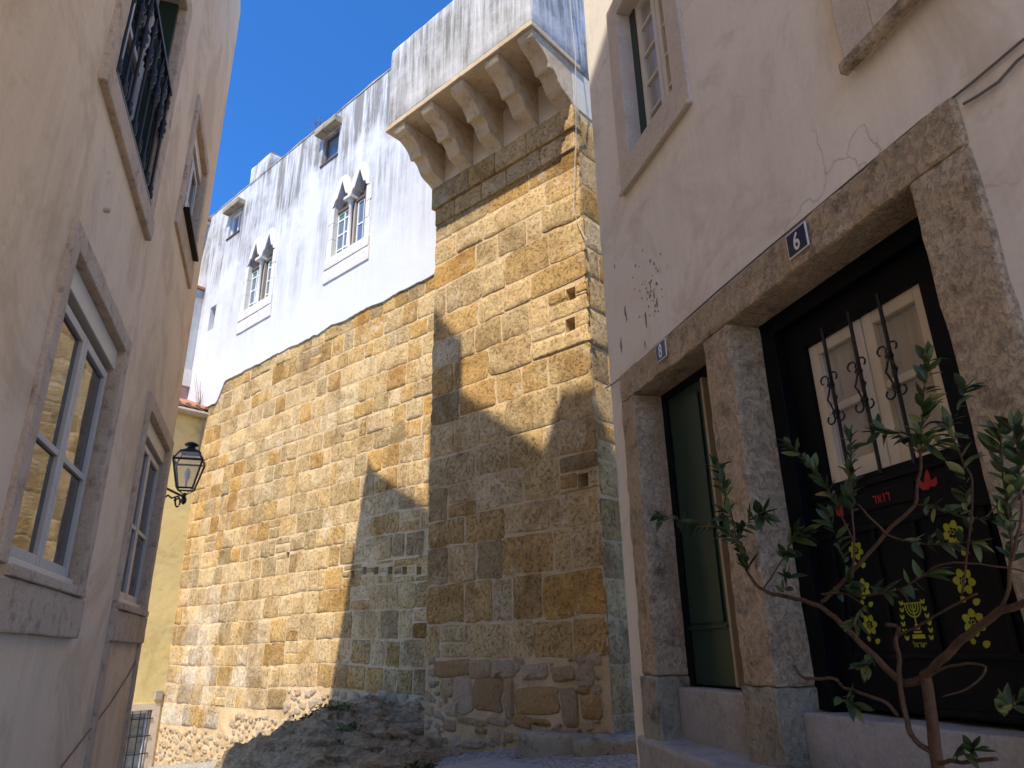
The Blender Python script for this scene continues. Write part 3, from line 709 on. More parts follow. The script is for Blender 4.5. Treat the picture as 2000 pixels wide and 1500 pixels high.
# ------------------------------------------------------------------ the house with the two doors
rhs = thing('pale_house', 'pale rendered house with the two stone framed doors numbered six and eight', 'house', RIGHT, 2, 0, -2.2)
RX0, RX1 = -7.0, 4.93
D8 = (3.49, 4.47, -.25, 1.76); D6 = (1.86, 3.22, -.30, 1.76)
UW = (3.49, 4.22, 3.74, 5.25); U2 = (.55, 1.82, 2.75, 4.9)
mb = MB(); wall_grid(mb, RX0, RX1, -2.2, 9.5, [(D8[0]-.08, D8[1]+.08, -.85, 1.83), (D6[0]-.08, D6[1]+.08, -.85, 1.83), (UW[0]-.05, UW[1]+.05, UW[2]-.05, UW[3]+.05), (U2[0]-.05, U2[1]+.05, U2[2]-.05, U2[3]+.05)], .27); shell(mb, RX0, RX1, -6, 0, -2.2, 9.5)
mb.build('wall', M['rightp'], rhs)
def rpart(m, n, mat, par=None, **k): return link(n, m.mesh(n, **k), mat, par or rhs, None) if par is not None else m.build(n, mat, rhs, **k)
PR = .035
rpart(MB().box(1.60, 4.70, -.24, PR, 1.76, 1.985), 'lintel', M['jamb'], bevel=.018, rough=.011, cell=.05)
for (a, b, z0) in ((4.47, 4.695, -.18), (3.215, 3.495, -.20), (1.60, 1.865, -.2)):
    rpart(MB().box(a, b, -.26, PR, z0, 1.757), 'door_jamb', M['jamb'], bevel=.018, rough=.011, cell=.05)
    rpart(MB().box(a-.012, b+.012, -.26, PR+.015, -.9, z0-.003), 'jamb_base', M['base'], bevel=.02, rough=.014, cell=.05)
rpart(MB().box(D8[0]+.013, D8[1]-.013, -.5, -.10, -.60, -.25), 'threshold', M['concrete'], bevel=.015, rough=.006, cell=.08)
rpart(MB().box(D6[0]+.013, D6[1]-.013, -.5, -.08, -.9, -.31), 'threshold', M['concrete'], bevel=.015, rough=.006, cell=.08)
# door eight: one green leaf shut, the other open on the dark hall
d8 = rpart(MB().box(D8[1]-.075, D8[1], -.26, -.19, -.247, 1.757).box(D8[0]+.0, D8[1]-.075, -.26, -.19, 1.70, 1.757), 'door', M['black'])
rpart(MB().box(3.93, 4.395, -.245, -.2, -.235, 1.70), 'door_leaf', M['green'], d8, bevel=.006)
rpart(MB().box(3.97, 4.36, -.2, -.188, .13, 1.62), 'raised_panel', M['green'], d8, bevel=.006)
rpart(MB().box(3.935, 4.39, -.2, -.182, .095, .115), 'kick_rail', M['green'], d8, bevel=.003)
rpart(MB().box(3.905, 3.932, -.26, -.195, -.235, 1.70), 'leaf_edge', M['zinc'], d8, bevel=.004)
rpart(MB().box(D8[0]-.04, D8[0]+.006, -.85, -.29, -.235, 1.70), 'open_leaf', M['green'], d8, bevel=.006)
rpart(MB().box(3.3, 4.6, -1.4, -.29, -.28, -.252), 'hall_floor', M['oldwood'], d8)
# door six: black door with a barred cream window
d6 = rpart(MB().box(D6[0], D6[0]+.10, -.27, -.18, -.305, 1.757).box(D6[1]-.12, D6[1], -.27, -.18, -.305, 1.757).box(D6[0]+.10, D6[1]-.12, -.27, -.18, 1.66, 1.757), 'door', M['black'], bevel=.006)
X0, X1 = D6[0]+.10, D6[1]-.12
def r6(m, n, mat, **k): return link(n, m.mesh(n, **k), mat, d6)
ZW0, ZW1, WA, WB = .75, 1.51, 2.16, 2.94
r6(MB().box(X0, WA, -.275, -.235, -.29, 1.66).box(WB, X1, -.275, -.235, -.29, 1.66).box(WA, WB, -.274, -.236, -.289, ZW0).box(WA, WB, -.274, -.236, ZW1, 1.659), 'door_leaf', M['black'], bevel=.003)
for z in (.50, .70, -.06, -.27):
    r6(MB().box(X0+.01, X1-.01, -.236, -.222, z-.012, z+.012), 'door_rail', M['black'], bevel=.004)
for x in (2.12, 2.46, 2.70, 2.98):
    r6(MB().box(x-.012, x+.012, -.236, -.224, -.05, .488), 'door_moulding', M['black'], bevel=.004)
mid = (WA+WB)/2
for (p, q) in ((WA, mid-.004), (mid+.004, WB)):
    t = .065; zc = (ZW0+ZW1)/2
    r6(MB().box(p, p+t, -.31, -.262, ZW0, ZW1).box(q-t, q, -.31, -.262, ZW0, ZW1).box(p+t, q-t, -.308, -.264, ZW1-t, ZW1).box(p+t, q-t, -.308, -.264, ZW0, ZW0+t+.03).box(p+t, q-t, -.306, -.268, zc-.02, zc+.02), 'casement', M['doorcream'], bevel=.007)
    r6(MB().box(p+t, q-t, -.295, -.291, ZW0+t, ZW1-t), 'pane', M['clear'])
    g = MB(); N = 18
    for i in range(N):
        u0, u1 = p + (q-p)*i/N, p + (q-p)*(i+1)/N
        y0, y1 = -.335 + .012*math.sin(i*1.7), -.335 + .012*math.sin((i+1)*1.7)
        g.add([(u0,y0,ZW0),(u1,y1,ZW0),(u1,y1,ZW1),(u0,y0,ZW1)], [(0,1,2,3)])
    r6(g, 'curtain', M['lace'])
def arc(cx, cz, r, t0, t1, y, n=10, rr=None):
    rr = rr or r; return [(cx + (r+(rr-r)*i/n)*math.cos(t0+(t1-t0)*i/n), y, cz + (r+(rr-r)*i/n)*math.sin(t0+(t1-t0)*i/n)) for i in range(n+1)]
for x in (2.36, 2.555, 2.75):
    YB = -.205
    r6(MB().tube([(x, YB, ZW0-.03), (x, YB, ZW1+.03)], .0095, 6), 'window_bar', M['iron'])
    zc = 1.15; g = MB()
    for s in (-1, 1):
        g.tube([(x + s*.002, YB+.014, zc+.06), (x + s*.022, YB+.014, zc+.02), (x + s*.034, YB+.014, zc), (x + s*.022, YB+.014, zc-.02), (x + s*.002, YB+.014, zc-.075)], .005, 5)
        for v in (1, -1):
            cx, cz = x + s*.032, zc + v*.105
            g.tube([(x + s*.002, YB+.014, zc + v*.07)] + [(cx - s*(.026*math.cos(t)), YB+.014, cz + v*.022*math.sin(t)) for t in [i*.42 - .5 for i in range(12)]], .0048, 5)
    g.box(x-.014, x+.014, YB-.004, YB+.02, zc+.062, zc+.078).box(x-.014, x+.014, YB-.004, YB+.02, zc-.082, zc-.066)
    r6(g, 'scroll_ornament', M['iron'])
# painted marks on the black door (seen from the street: right is towards smaller x)
def decal(name, polys, a, z, s, mat, par, y=-.2335):
    mb = MB()
    for k, poly in enumerate(polys):
        vs = [(a - u*s, y + k*.00004, z + v*s) for u, v in poly]; mb.add(vs, [tuple(range(len(vs)))])
    return r6(mb, name, mat)
def bar(u0, v0, u1, v1, t):
    dx, dy = u1-u0, v1-v0; L = math.hypot(dx, dy) or 1; nx, ny = -dy/L*t/2, dx/L*t/2
    return [(u0+nx, v0+ny), (u1+nx, v1+ny), (u1-nx, v1-ny), (u0-nx, v0-ny)]
def blob(cx, cy, r, ang, fat=.5, n=8):
    c, s = math.cos(ang), math.sin(ang); out = []
    for i in range(n):
        t = 2*math.pi*i/n; x, y = r*(.5+.5*math.cos(t)), r*fat*.5*math.sin(t)*(1.15-.3*math.cos(t)); out.append((cx+x*c-y*s, cy+x*s+y*c))
    return out
LET = {'dalet': [bar(0,1,.7,1,.2), bar(.58,1.1,.58,0,.18)], 'vav': [bar(.05,1,.3,1,.2), bar(.25,1.1,.25,0,.17)],
       'alef': [bar(.02,1.05,.68,0,.19), bar(.62,1.08,.5,.5,.16), bar(.12,0,.2,.55,.16)], 'resh': [bar(0,1,.6,1,.2), bar(.55,1.05,.55,0,.18)],
       'yod': [bar(.05,1,.25,1,.2), bar(.22,1.1,.18,.55,.17)], 'shin': [bar(.1,1.05,.2,.1,.16), bar(.45,1.05,.4,.1,.14), bar(.85,1.05,.65,.1,.16), bar(.1,.08,.7,.08,.17)],
       'lamed': [bar(.1,1.5,.1,.95,.15), bar(.05,1,.6,1,.17), bar(.58,1.05,.3,0,.17)]}
def hebrew(word, height):
    out = []; u = 0
    for k in reversed(word):
        ps = LET[k]; wdt = max(p[0] for q in ps for p in q)
        out += [[(p[0]+u, p[1]) for p in q] for q in ps]; u += wdt + .2
    return [[((p[0]-u/2)*height, p[1]*height) for p in q] for q in out]
r6(MB().box(2.41, 2.86, -.236, -.226, .575, .655), 'letter_flap', M['black'], bevel=.004)
decal('red_lettering', hebrew(('dalet', 'vav', 'alef', 'resh'), .034), 2.60, .597, 1, M['redpaint'], d6, -.2245)
for a_, z_, f_ in ((2.345, .625, 1), (2.865, .60, -1)):
    decal('red_bird', [[(u*f_, v) for u, v in p] for p in ([(-.045,.035),(-.02,.01),(.005,.06),(.012,.075),(.02,.03),(.022,0),(0,-.022),(-.03,-.02),(-.048,.0)], [(.018,.01),(.05,.022),(.05,-.005),(.03,-.018),(.014,-.012)])], a_, z_, 1, M['redpaint'], d6)
def flower(a_, z_, s, turn):
    P = []
    for k in range(6):
        t = turn + k*math.pi/3; P.append(blob(.30*math.cos(t), .30*math.sin(t), .62, t, .82))
    for k in range(10):                     # the spiral heart
        t0 = turn + k*.75; r0 = .05 + .021*k; t1 = t0 + .62; r1 = .05 + .021*(k+.85)
        P.append(bar(r0*math.cos(t0), r0*math.sin(t0), r1*math.cos(t1), r1*math.sin(t1), .085))
    decal('painted_leaf', [blob(-.25, -1.35, .5, 2.2, .7)], a_, z_, s, M['yellowpaint'], d6); decal('painted_leaf', [blob(.3, -1.5, .65, .4, .6)], a_, z_, s, M['yellowpaint'], d6)
    decal('yellow_flower', P, a_, z_, s, M['yellowpaint'], d6)
for a_, zs in ((2.83, (.41, .235, .075)), (2.28, (.41, .22, .065))):
    for i, z_ in enumerate(zs): flower(a_, z_, .052 if a_ > 2.5 else .058, i*.7 + a_)
E_ = []
for r_ in (.12, .24, .36):
    n = 8
    for i in range(n):
        t0, t1 = math.pi + math.pi*i/n, math.pi + math.pi*(i+1)/n
        E_.append(bar(r_*math.cos(t0), .55 + r_*math.sin(t0), r_*math.cos(t1), .55 + r_*math.sin(t1), .055))
    E_ += [bar(-r_, .54, -r_, .66, .055), bar(r_, .54, r_, .66, .055)]
E_ += [bar(0, -.1, 0, .66, .06), bar(-.42, .685, .42, .685, .05), bar(-.07, -.1, .07, -.1, .09), bar(-.13, -.2, .13, -.2, .09), [(-.2,-.3),(.2,-.3),(.17,-.37),(-.17,-.37)], [(-.28,-.42),(.28,-.42),(.3,-.56),(-.3,-.56)]]
for s_ in (-1, 1):
    for k in range(6):
        v = -.62 + k*.25; u = s_*(.56 + .05*math.sin(k*.9)); E_ += [blob(u, v, .2, math.pi/2 + .5, .42), blob(u, v, .2, math.pi/2 - .5, .42)]
E_ += [[(p[0], p[1]-.86) for p in q] for q in hebrew(('yod', 'shin', 'resh', 'alef', 'lamed'), .15)]
decal('yellow_emblem', E_, 2.56, .075, .115, M['yellowpaint'], d6)
# number plates
def digit_mesh(ch):
    cu = bpy.data.curves.new('digit', 'FONT'); cu.body = ch; cu.size = 1; cu.align_x = 'CENTER'; cu.align_y = 'CENTER'; cu.offset = .022; cu.resolution_u = 6
    o = bpy.data.objects.new('digit', cu); COL.objects.link(o)
    dg = bpy.context.evaluated_depsgraph_get(); me = bpy.data.meshes.new_from_object(o.evaluated_get(dg))
    bpy.data.objects.remove(o); return me
for ch_, (a_, z_, hw, hh) in (('6', (2.52, 1.885, .075, .068)), ('8', (3.975, 1.895, .072, .066))):
    p_ = rpart(MB().box(a_-hw, a_+hw, PR+.012, PR+.020, z_-hh, z_+hh), 'number_plate', M['ewhite'], bevel=.002)
    link('plate_field', MB().box(a_-hw+.007, a_+hw-.007, PR+.0185, PR+.0215, z_-hh+.007, z_+hh-.007).mesh('plate_field'), M['enamel'], p_)
    me = digit_mesh(ch_); xs_ = [v.co.x for v in me.vertices]; ys_ = [v.co.y for v in me.vertices]
    cx_, cy_ = (max(xs_)+min(xs_))/2, (max(ys_)+min(ys_))/2; sx_, sy_ = .046/(max(xs_)-min(xs_)), .100/(max(ys_)-min(ys_))
    for v in me.vertices: v.co = (a_ - (v.co.x-cx_)*sx_, PR+.0232, z_ + (v.co.y-cy_)*sy_)
    me.materials.clear(); link('digit', me, M['ewhite'], p_)
# upper window
a, b, c, d = UW
fu = rpart(MB().box(a-.19, a, -.2, .03, c-.28, d+.2).box(b, b+.19, -.2, .03, c-.28, d+.2).box(a+.001, b-.001, -.2, .031, d, d+.198).box(a+.001, b-.001, -.2, .033, c-.279, c-.003), 'window', M['frame2'], bevel=.01)
def ru(m, n, mat, **k): return link(n, m.mesh(n, **k), mat, fu)
ru(MB().box(a-.19, b+.19, .03, .05, c-.295, c-.255), 'drip_edge', M['frame2'], bevel=.006)
ru(MB().box(b-.09, b, -.26, -.10, c, d), 'jamb_lining', M['darkgreen'])
ru(MB().box(a, b, -.2, -.02, c-.003, c+.02), 'sill', M['darkgreen'])
xm = (a+b-.09)/2
for (p, q) in ((a, xm-.004), (xm+.004, b-.09)):
    t = .055; g = MB().box(p, p+t, -.16, -.11, c+.02, d).box(q-t, q, -.16, -.11, c+.02, d).box(p+t, q-t, -.158, -.112, c+.02, c+.02+t).box(p+t, q-t, -.158, -.112, d-t, d)
    for k in range(1, 5): zz = c + (d-c)*k/5; g.box(p+t, q-t, -.156, -.116, zz-.012, zz+.012)
    ru(g, 'casement', M['cream'], bevel=.005)
    for k in range(5): ru(MB().box(p+t-.003, q-t+.003, -.140, -.135, c + (d-c)*k/5 + .012, c + (d-c)*(k+1)/5 - .012), 'pane', M['clear'])
g = MB(); N = 30
for i in range(N):
    u0, u1 = a + (b-a-.09)*i/N, a + (b-a-.09)*(i+1)/N; y0, y1 = -.2+.015*math.sin(i*1.3), -.2+.015*math.sin((i+1)*1.3)
    g.add([(u0,y0,c),(u1,y1,c),(u1,y1,d),(u0,y0,d)], [(0,1,2,3)])
ru(g, 'curtain', M['curtain'])
a, b, c, d = U2
f2 = rpart(MB().box(a-.19, a, -.2, .06, c-.25, d+.2).box(b, b+.19, -.2, .06, c-.25, d+.2).box(a+.001, b-.001, -.2, .061, d, d+.198).box(a+.001, b-.001, -.2, .063, c-.249, c-.003), 'window', M['frame2'], bevel=.01, rough=.005, cell=.1)
link('sill', MB().box(a-.22, b+.20, .04, .085, c-.28, c-.22).mesh('sill', bevel=.006), M['jamb'], f2)
link('casement', MB().box(a, a+.07, -.2, -.15, c, d).box(b-.07, b, -.2, -.15, c, d).box((a+b)/2-.05, (a+b)/2+.05, -.2, -.15, c, d).mesh('casement'), M['cream'], f2)
link('pane', MB().box(a, b, -.19, -.18, c, d).mesh('pane'), M['glass'], f2)
# plaster blisters near the corner
pm = m_plaster('bare_plaster', (.30,.26,.22), amt=.5, bump=.4); rgp = random.Random(5)
for (px, py, s) in ((1222, 612, .05), (1224, 622, .03), (1262, 625, .05), (1278, 575, .045), (1214, 675, .06), (1260, 672, .025), (1201, 521, .02), (1270, 555, .03), (1284, 592, .035)):
    a, _, z = at(px, py, RIGHT); P = []
    for i in range(7):
        t = 2*math.pi*i/7; P.append((a + s*.3*math.cos(t)*rgp.uniform(.3, 1.3), z + s*1.0*math.sin(t)*rgp.uniform(.4, 1.4)))
    MB().prism(P, .001, .004).build('flaked_patch', pm, rhs)
mb = MB()
for k in range(46):
    a, _, z = at(1270 + rgp.gauss(0, 13), 560 + rgp.gauss(0, 34), RIGHT); s_ = rgp.uniform(.004, .013)
    mb.prism([(a + s_*math.cos(t*1.257)*rgp.uniform(.5, 1.2), z + s_*1.3*math.sin(t*1.257)*rgp.uniform(.5, 1.3)) for t in range(5)], .001, .003)
tag(mb.build('plaster_flecks', pm, rhs), kind='stuff')
# cables of the pale house
pts = [at(px, py, RIGHT, .02) for px, py in ((1183, 758), (1200, 748), (1222, 730))] + [at(px, py, RIGHT, .012) for px, py in ((1290, 668), (1400, 570), (1500, 485), (1600, 402), (1700, 318), (1800, 235), (1862, 190), (1900, 160), (1950, 118), (1990, 84), (2060, 30))]
cab = thing('wall_cable', 'thin cable clipped along the top of the door lintel on the pale house', 'cable', RIGHT, pts[0][0], .02, pts[0][2])
MB().tube(pts, .0055, 5).build('strand', M['cable'], cab)
pts = [at(px, py, RIGHT, .015) for px, py in ((1882, 203), (1910, 187), (1950, 160), (1985, 120), (2060, 60))]
cab = thing('loose_cable', 'short loose cable end hanging on the render above door six', 'cable', RIGHT, pts[0][0], .015, pts[0][2])
MB().tube(pts, .006, 5).build('strand', M['cable'], cab)
pts = [at(px, py, TOW, 0.13) for px, py in ((1110, -30), (1117, 40), (1124, 110), (1125, 190))] + [at(px, py, TOW, .06) for px, py in ((1125, 260), (1122, 340), (1120, 395), (1126, 430), (1138, 455), (1146, 470))]
cab = thing('tower_cable', 'thin cable hanging down the corner of the stone tower', 'cable', TOW, pts[-1][0], .05, pts[-1][2])
MB().tube(pts, .006, 5).build('strand', M['palecable'], cab)

# ------------------------------------------------------------------ door step, landing, rock
step = thing('door_step', 'grey worn concrete step slab below door eight of the pale house', 'step', RIGHT, 4, 0, -1.5)
MB().add([(4.86,.03,-.555),(4.86,-.3,-.555),(2.2,-.3,-.555),(2.2,.5,-.555),(4.86,.03,-1.6),(4.86,-.3,-1.6),(2.2,-.3,-1.6),(2.2,.5,-1.6)],
         [(0,1,2,3),(4,7,6,5),(0,4,5,1),(1,5,6,2),(2,6,7,3),(3,7,4,0)]).build('slab', M['concrete'], step, bevel=.03, rough=.012, cell=.09)
land = thing('stone_landing', 'rough stone landing of worn blocks at the foot of the tower', 'landing', TOW, 5, .3, -1.7)
for (x0, x1, y1) in ((5.02, 5.86, .42), (4.0, 5.01, .50)):
    MB().box(x0, x1, -.6 if x0 < 4.5 else .035, y1, -1.7, -.875).build('landing_block', M['base'], land, bevel=.05, rough=.035, cell=.09, smooth=True)
MB().box(2.6, 4.0, -2.5, .5, -1.7, -.88).build('landing_block', M['base'], land, bevel=.05, rough=.03, cell=.12, smooth=True)
flag = thing('flagstone', 'flat worn paving flagstone beside the setts below the landing', 'paving', TOW, 5, 1.2, -1.3)
MB().box(4.1, 6.1, .65, 1.9, -1.4, -1.13).build('stone_slab', M['concrete'], flag, bevel=.04, rough=.02, cell=.12, smooth=True)
def rock_h(a, v):
    """height of the outcrop above the street; a along the wall, v out from it"""
    top = max(0, 1 - ((a-9.4)/2.75)**4) * max(0, 1 - (abs(v)/2.05)**2.4) ** .6
    return top
rk = thing('rock_outcrop', 'dark layered natural rock outcrop at the foot of the fortress wall', 'rock', WAL, 9.5, .8, -2.4)
mb = MB(); NA, NV = 190, 100; vs = []
for j in range(NV+1):
    for i in range(NA+1):
        a = 6.55 + 5.9*i/NA; v = -.2 + 2.5*j/NV
        p = WAL.P(a, v, 0); g = ground(p.x, p.y)
        crest = -.80 - .10*abs(a-9.6) - .07*max(0, 9.2-a)
        t = rock_h(a, v); q = Vector((a*1.0, v*1.6, 0))
        nz = .22*noise.fractal(q*1.3, 1.0, 2.1, 4) + .07*noise.fractal(Vector((a*2.2+v*1.5, v*7, 3)), .9, 2.1, 4) + .05*abs(noise.noise(Vector((a*6+v*4, v*13, 1)))) + .03*noise.fractal(Vector((a*11, v*15, 5)), .8, 2.1, 3)
        z = g - .12 + (crest - g + .12)*t + nz*min(1, t*2.2)
        st = .09; z2 = math.floor(z/st)*st + st*min(1, ((z/st) % 1)*2.2)     # bedding ledges
        vs.append((a + .06*noise.noise(Vector((a*3, v*3, z*9))), v + .10*noise.noise(Vector((a*2, z*12, 7))), .45*z + .55*z2))
fs = [(j*(NA+1)+i, j*(NA+1)+i+1, (j+1)*(NA+1)+i+1, (j+1)*(NA+1)+i) for j in range(NV) for i in range(NA)]
mb.add(vs, fs).build('rock_face', M['rock'], rk)
def tuft(name, label, spots, n, h, seed):
    rgw = random.Random(seed); mb = MB()
    for c in spots:
        for i in range(n):
            b = c + Vector((rgw.gauss(0, .11), rgw.gauss(0, .11), rgw.gauss(0, .02))); d = Vector((rgw.gauss(0, .5), rgw.gauss(0, .5), rgw.uniform(.2, 1))).normalized()
            L = h*rgw.uniform(.4, 1); s = d.cross(Vector((rgw.gauss(0, 1), rgw.gauss(0, 1), rgw.gauss(0, 1)))).normalized()*L*.16
            mb.add([b, b + d*L*.5 + s, b + d*L + Vector((0, 0, -L*.25)), b + d*L*.5 - s], [(0, 1, 2, 3)])
    o = mb.build(name, M['weed']); tag(o, label, 'weeds', kind='stuff')
def onrock(px, py, y):
    a = at(px, py, WAL, y)[0]; q = min(vs, key=lambda p: (p[0]-a)**2 + (p[1]-y)**2); return WAL.P(q[0], q[1], q[2]+.01)
tuft('weeds', 'small green weeds growing on the dark rock outcrop', [onrock(600, 1425, .75), onrock(608, 1412, .65), onrock(592, 1440, .8), onrock(640, 1440, 1.0), onrock(665, 1438, 1.0), onrock(690, 1480, 1.3), onrock(815, 1492, 1.5)], 80, .13, 4)
# dry plant on the parapet of the white house
a, _, z = at(618, 262, WAL); dp = thing('dry_plant', 'dry reddish bush growing on the parapet of the white house', 'plant', WAL, a, -.1, HTOP+.05)
mb = MB(); rgd = random.Random(3)
for i in range(60):
    d = Vector((rgd.gauss(0, .7), rgd.gauss(0, .4), rgd.uniform(.3, 1))).normalized(); L = rgd.uniform(.2, .5); b = Vector((a + rgd.gauss(0, .08), -.12, HTOP+.03)); m_ = b + d*L*.6
    mb.tube([b, m_, m_ + (d + Vector((rgd.gauss(0, .5), rgd.gauss(0, .5), 0)))*L*.4], .006, 3, .002)
mb.build('twigs', M['twig'], dp)
# crack-rooted twig at the corner of the white house
a, _, z = at(392, 780, WAL, .06); tp = thing('bare_twig', 'small bare twig rooted at the corner of the white house', 'plant', WAL, a, .06, z)
mb = MB(); b = Vector((a, .07, z-.35))
for i in range(7):
    d = Vector((rgd.gauss(0, .35), .1, 1)).normalized(); L = rgd.uniform(.5, 1.15); mb.tube([b, b + d*L*.5, b + d*L + Vector((rgd.gauss(0, .08), .02, 0))], .009, 3, .003)
mb.build('twigs', M['twig'], tp)

# ------------------------------------------------------------------ street lantern
LF = Frame(HL, 0)                                   # along = street heading, out = to the street's other side
la, lo, lz = 10.38, 1.245, 2.02                     # lantern axis: along, distance from the line through the eye, height of its foot
lamp = thing('street_lantern', 'black iron glazed wall lantern on scroll bracket at the beige house corner', 'lamp', LF, la, lo, lz)
def lp(m, n, mat, par=None, **k): return link(n, m.mesh(n, **k), mat, par, None) if par else m.build(n, mat, lamp, **k)
b0, b1, zz0, zz1, zz2 = .10, .185, lz+.09, lz+.47, lz+.60
def sq(r, z): return [(la-r, lo-r, z), (la+r, lo-r, z), (la+r, lo+r, z), (la-r, lo+r, z)]
A, B, C_ = sq(b0, zz0), sq(b1, zz1), sq(.115, zz2)
fr = MB()
for i in range(4):
    fr.tube([A[i], B[i]], .014, 5).tube([B[i], C_[i]], .012, 5).tube([A[i], A[(i+1) % 4]], .013, 5).tube([B[i], B[(i+1) % 4]], .016, 5).tube([C_[i], C_[(i+1) % 4]], .013, 5)
    fr.tube([B[i], (B[i][0], B[i][1], B[i][2]+.04)], .006, 4).tube([A[i], (la, lo, lz)], .006, 4)
lp(fr, 'frame', M['iron'])
for i in range(4):
    j = (i+1) % 4
    lp(MB().add([A[i], A[j], B[j], B[i]], [(0,1,2,3)]), 'glass_pane', M['clear']); lp(MB().add([B[i], B[j], C_[j], C_[i]], [(0,1,2,3)]), 'roof_pane', M['clear'])
lp(MB().lathe([(.14, zz2), (.12, zz2+.03), (.06, zz2+.055), (.05, zz2+.085), (.09, zz2+.10), (.095, zz2+.115), (.05, zz2+.145), (.01, zz2+.15)], la, lo, 12), 'cap', M['iron'], smooth=True)
lp(MB().lathe([(.012, zz0+.02), (.014, zz0+.12), (.035, zz0+.17), (.04, zz0+.22), (.02, zz0+.27), (.01, zz0+.29)], la, lo, 8), 'bulb', M['doorcream'], smooth=True)
ma, mo = 9.80, 1.46
dx = Vector((ma-la, mo-lo, 0)); L = dx.length; dx.normalize()
def on(t, z): return (la + dx.x*t, lo + dx.y*t, z)
br = MB().tube([on(0, lz-.02), on(L, lz+.0)], .016, 6).lathe([(.012, lz-.12), (.035, lz-.09), (.038, lz-.05), (.02, lz-.01), (.03, lz+.02), (.012, lz+.04)], la, lo, 8)
br.tube([on(.16 + .085*math.cos(t)*(1-t*.06), lz-.12 + .085*math.sin(t)*(1-t*.06)) for t in [i*.5 for i in range(17)]], .012, 5)
br.tube([on(.22, lz-.06), on(.32, lz-.1), on(.42, lz-.08), on(L, lz-.2)], .012, 5)
lp(br, 'bracket', M['iron'])
lp(MB().box(9.79, 9.815, mo-.05, mo+.05, lz-.25, lz+.06), 'wall_plate', M['iron'])

# ------------------------------------------------------------------ shrub in front of door six
PL = Frame(HR, 1.78)
sa, sy_, sz = at(1832, 1500, PL); g0 = PL.P(sa, 0, 0); gz = ground(g0.x, g0.y)
shrub = thing('potted_shrub', 'leggy evergreen shrub with bare crooked branches in front of door six', 'shrub', PL, sa, 0, gz)
def pp(l): return [at(px, py, PL, y) for px, py, y in l]
rgs = random.Random(21)
def smoothline(P, n=4):
    P = [Vector(p) for p in P]; out = []
    for i in range(len(P)-1):
        p0, p1, p2, p3 = P[max(i-1, 0)], P[i], P[i+1], P[min(i+2, len(P)-1)]
        for k in range(n):
            t = k/n; out.append(.5*((2*p1) + (p2-p0)*t + (2*p0-5*p1+4*p2-p3)*t*t + (3*p1-p0-3*p2+p3)*t**3))
    out.append(P[-1]); return out
base = at(1832, 1500, PL)
pot = MB().lathe([(.10, gz+.004), (.13, gz+.02), (.17, gz+.24), (.185, gz+.25), (.185, gz+.29), (.16, gz+.29), (.15, gz+.24), (.02, gz+.24)], sa, 0, 16)
pot.build('pot', M['clay'], shrub, smooth=False)
MB().tube(smoothline([(sa, 0, gz+.2), (sa+.01, .01, (gz+base[2])/2), base] + pp([(1822, 1420, 0), (1812, 1345, 0), (1806, 1315, 0)])), .018, 8, .015).build('trunk', M['bark'], shrub, smooth=True)
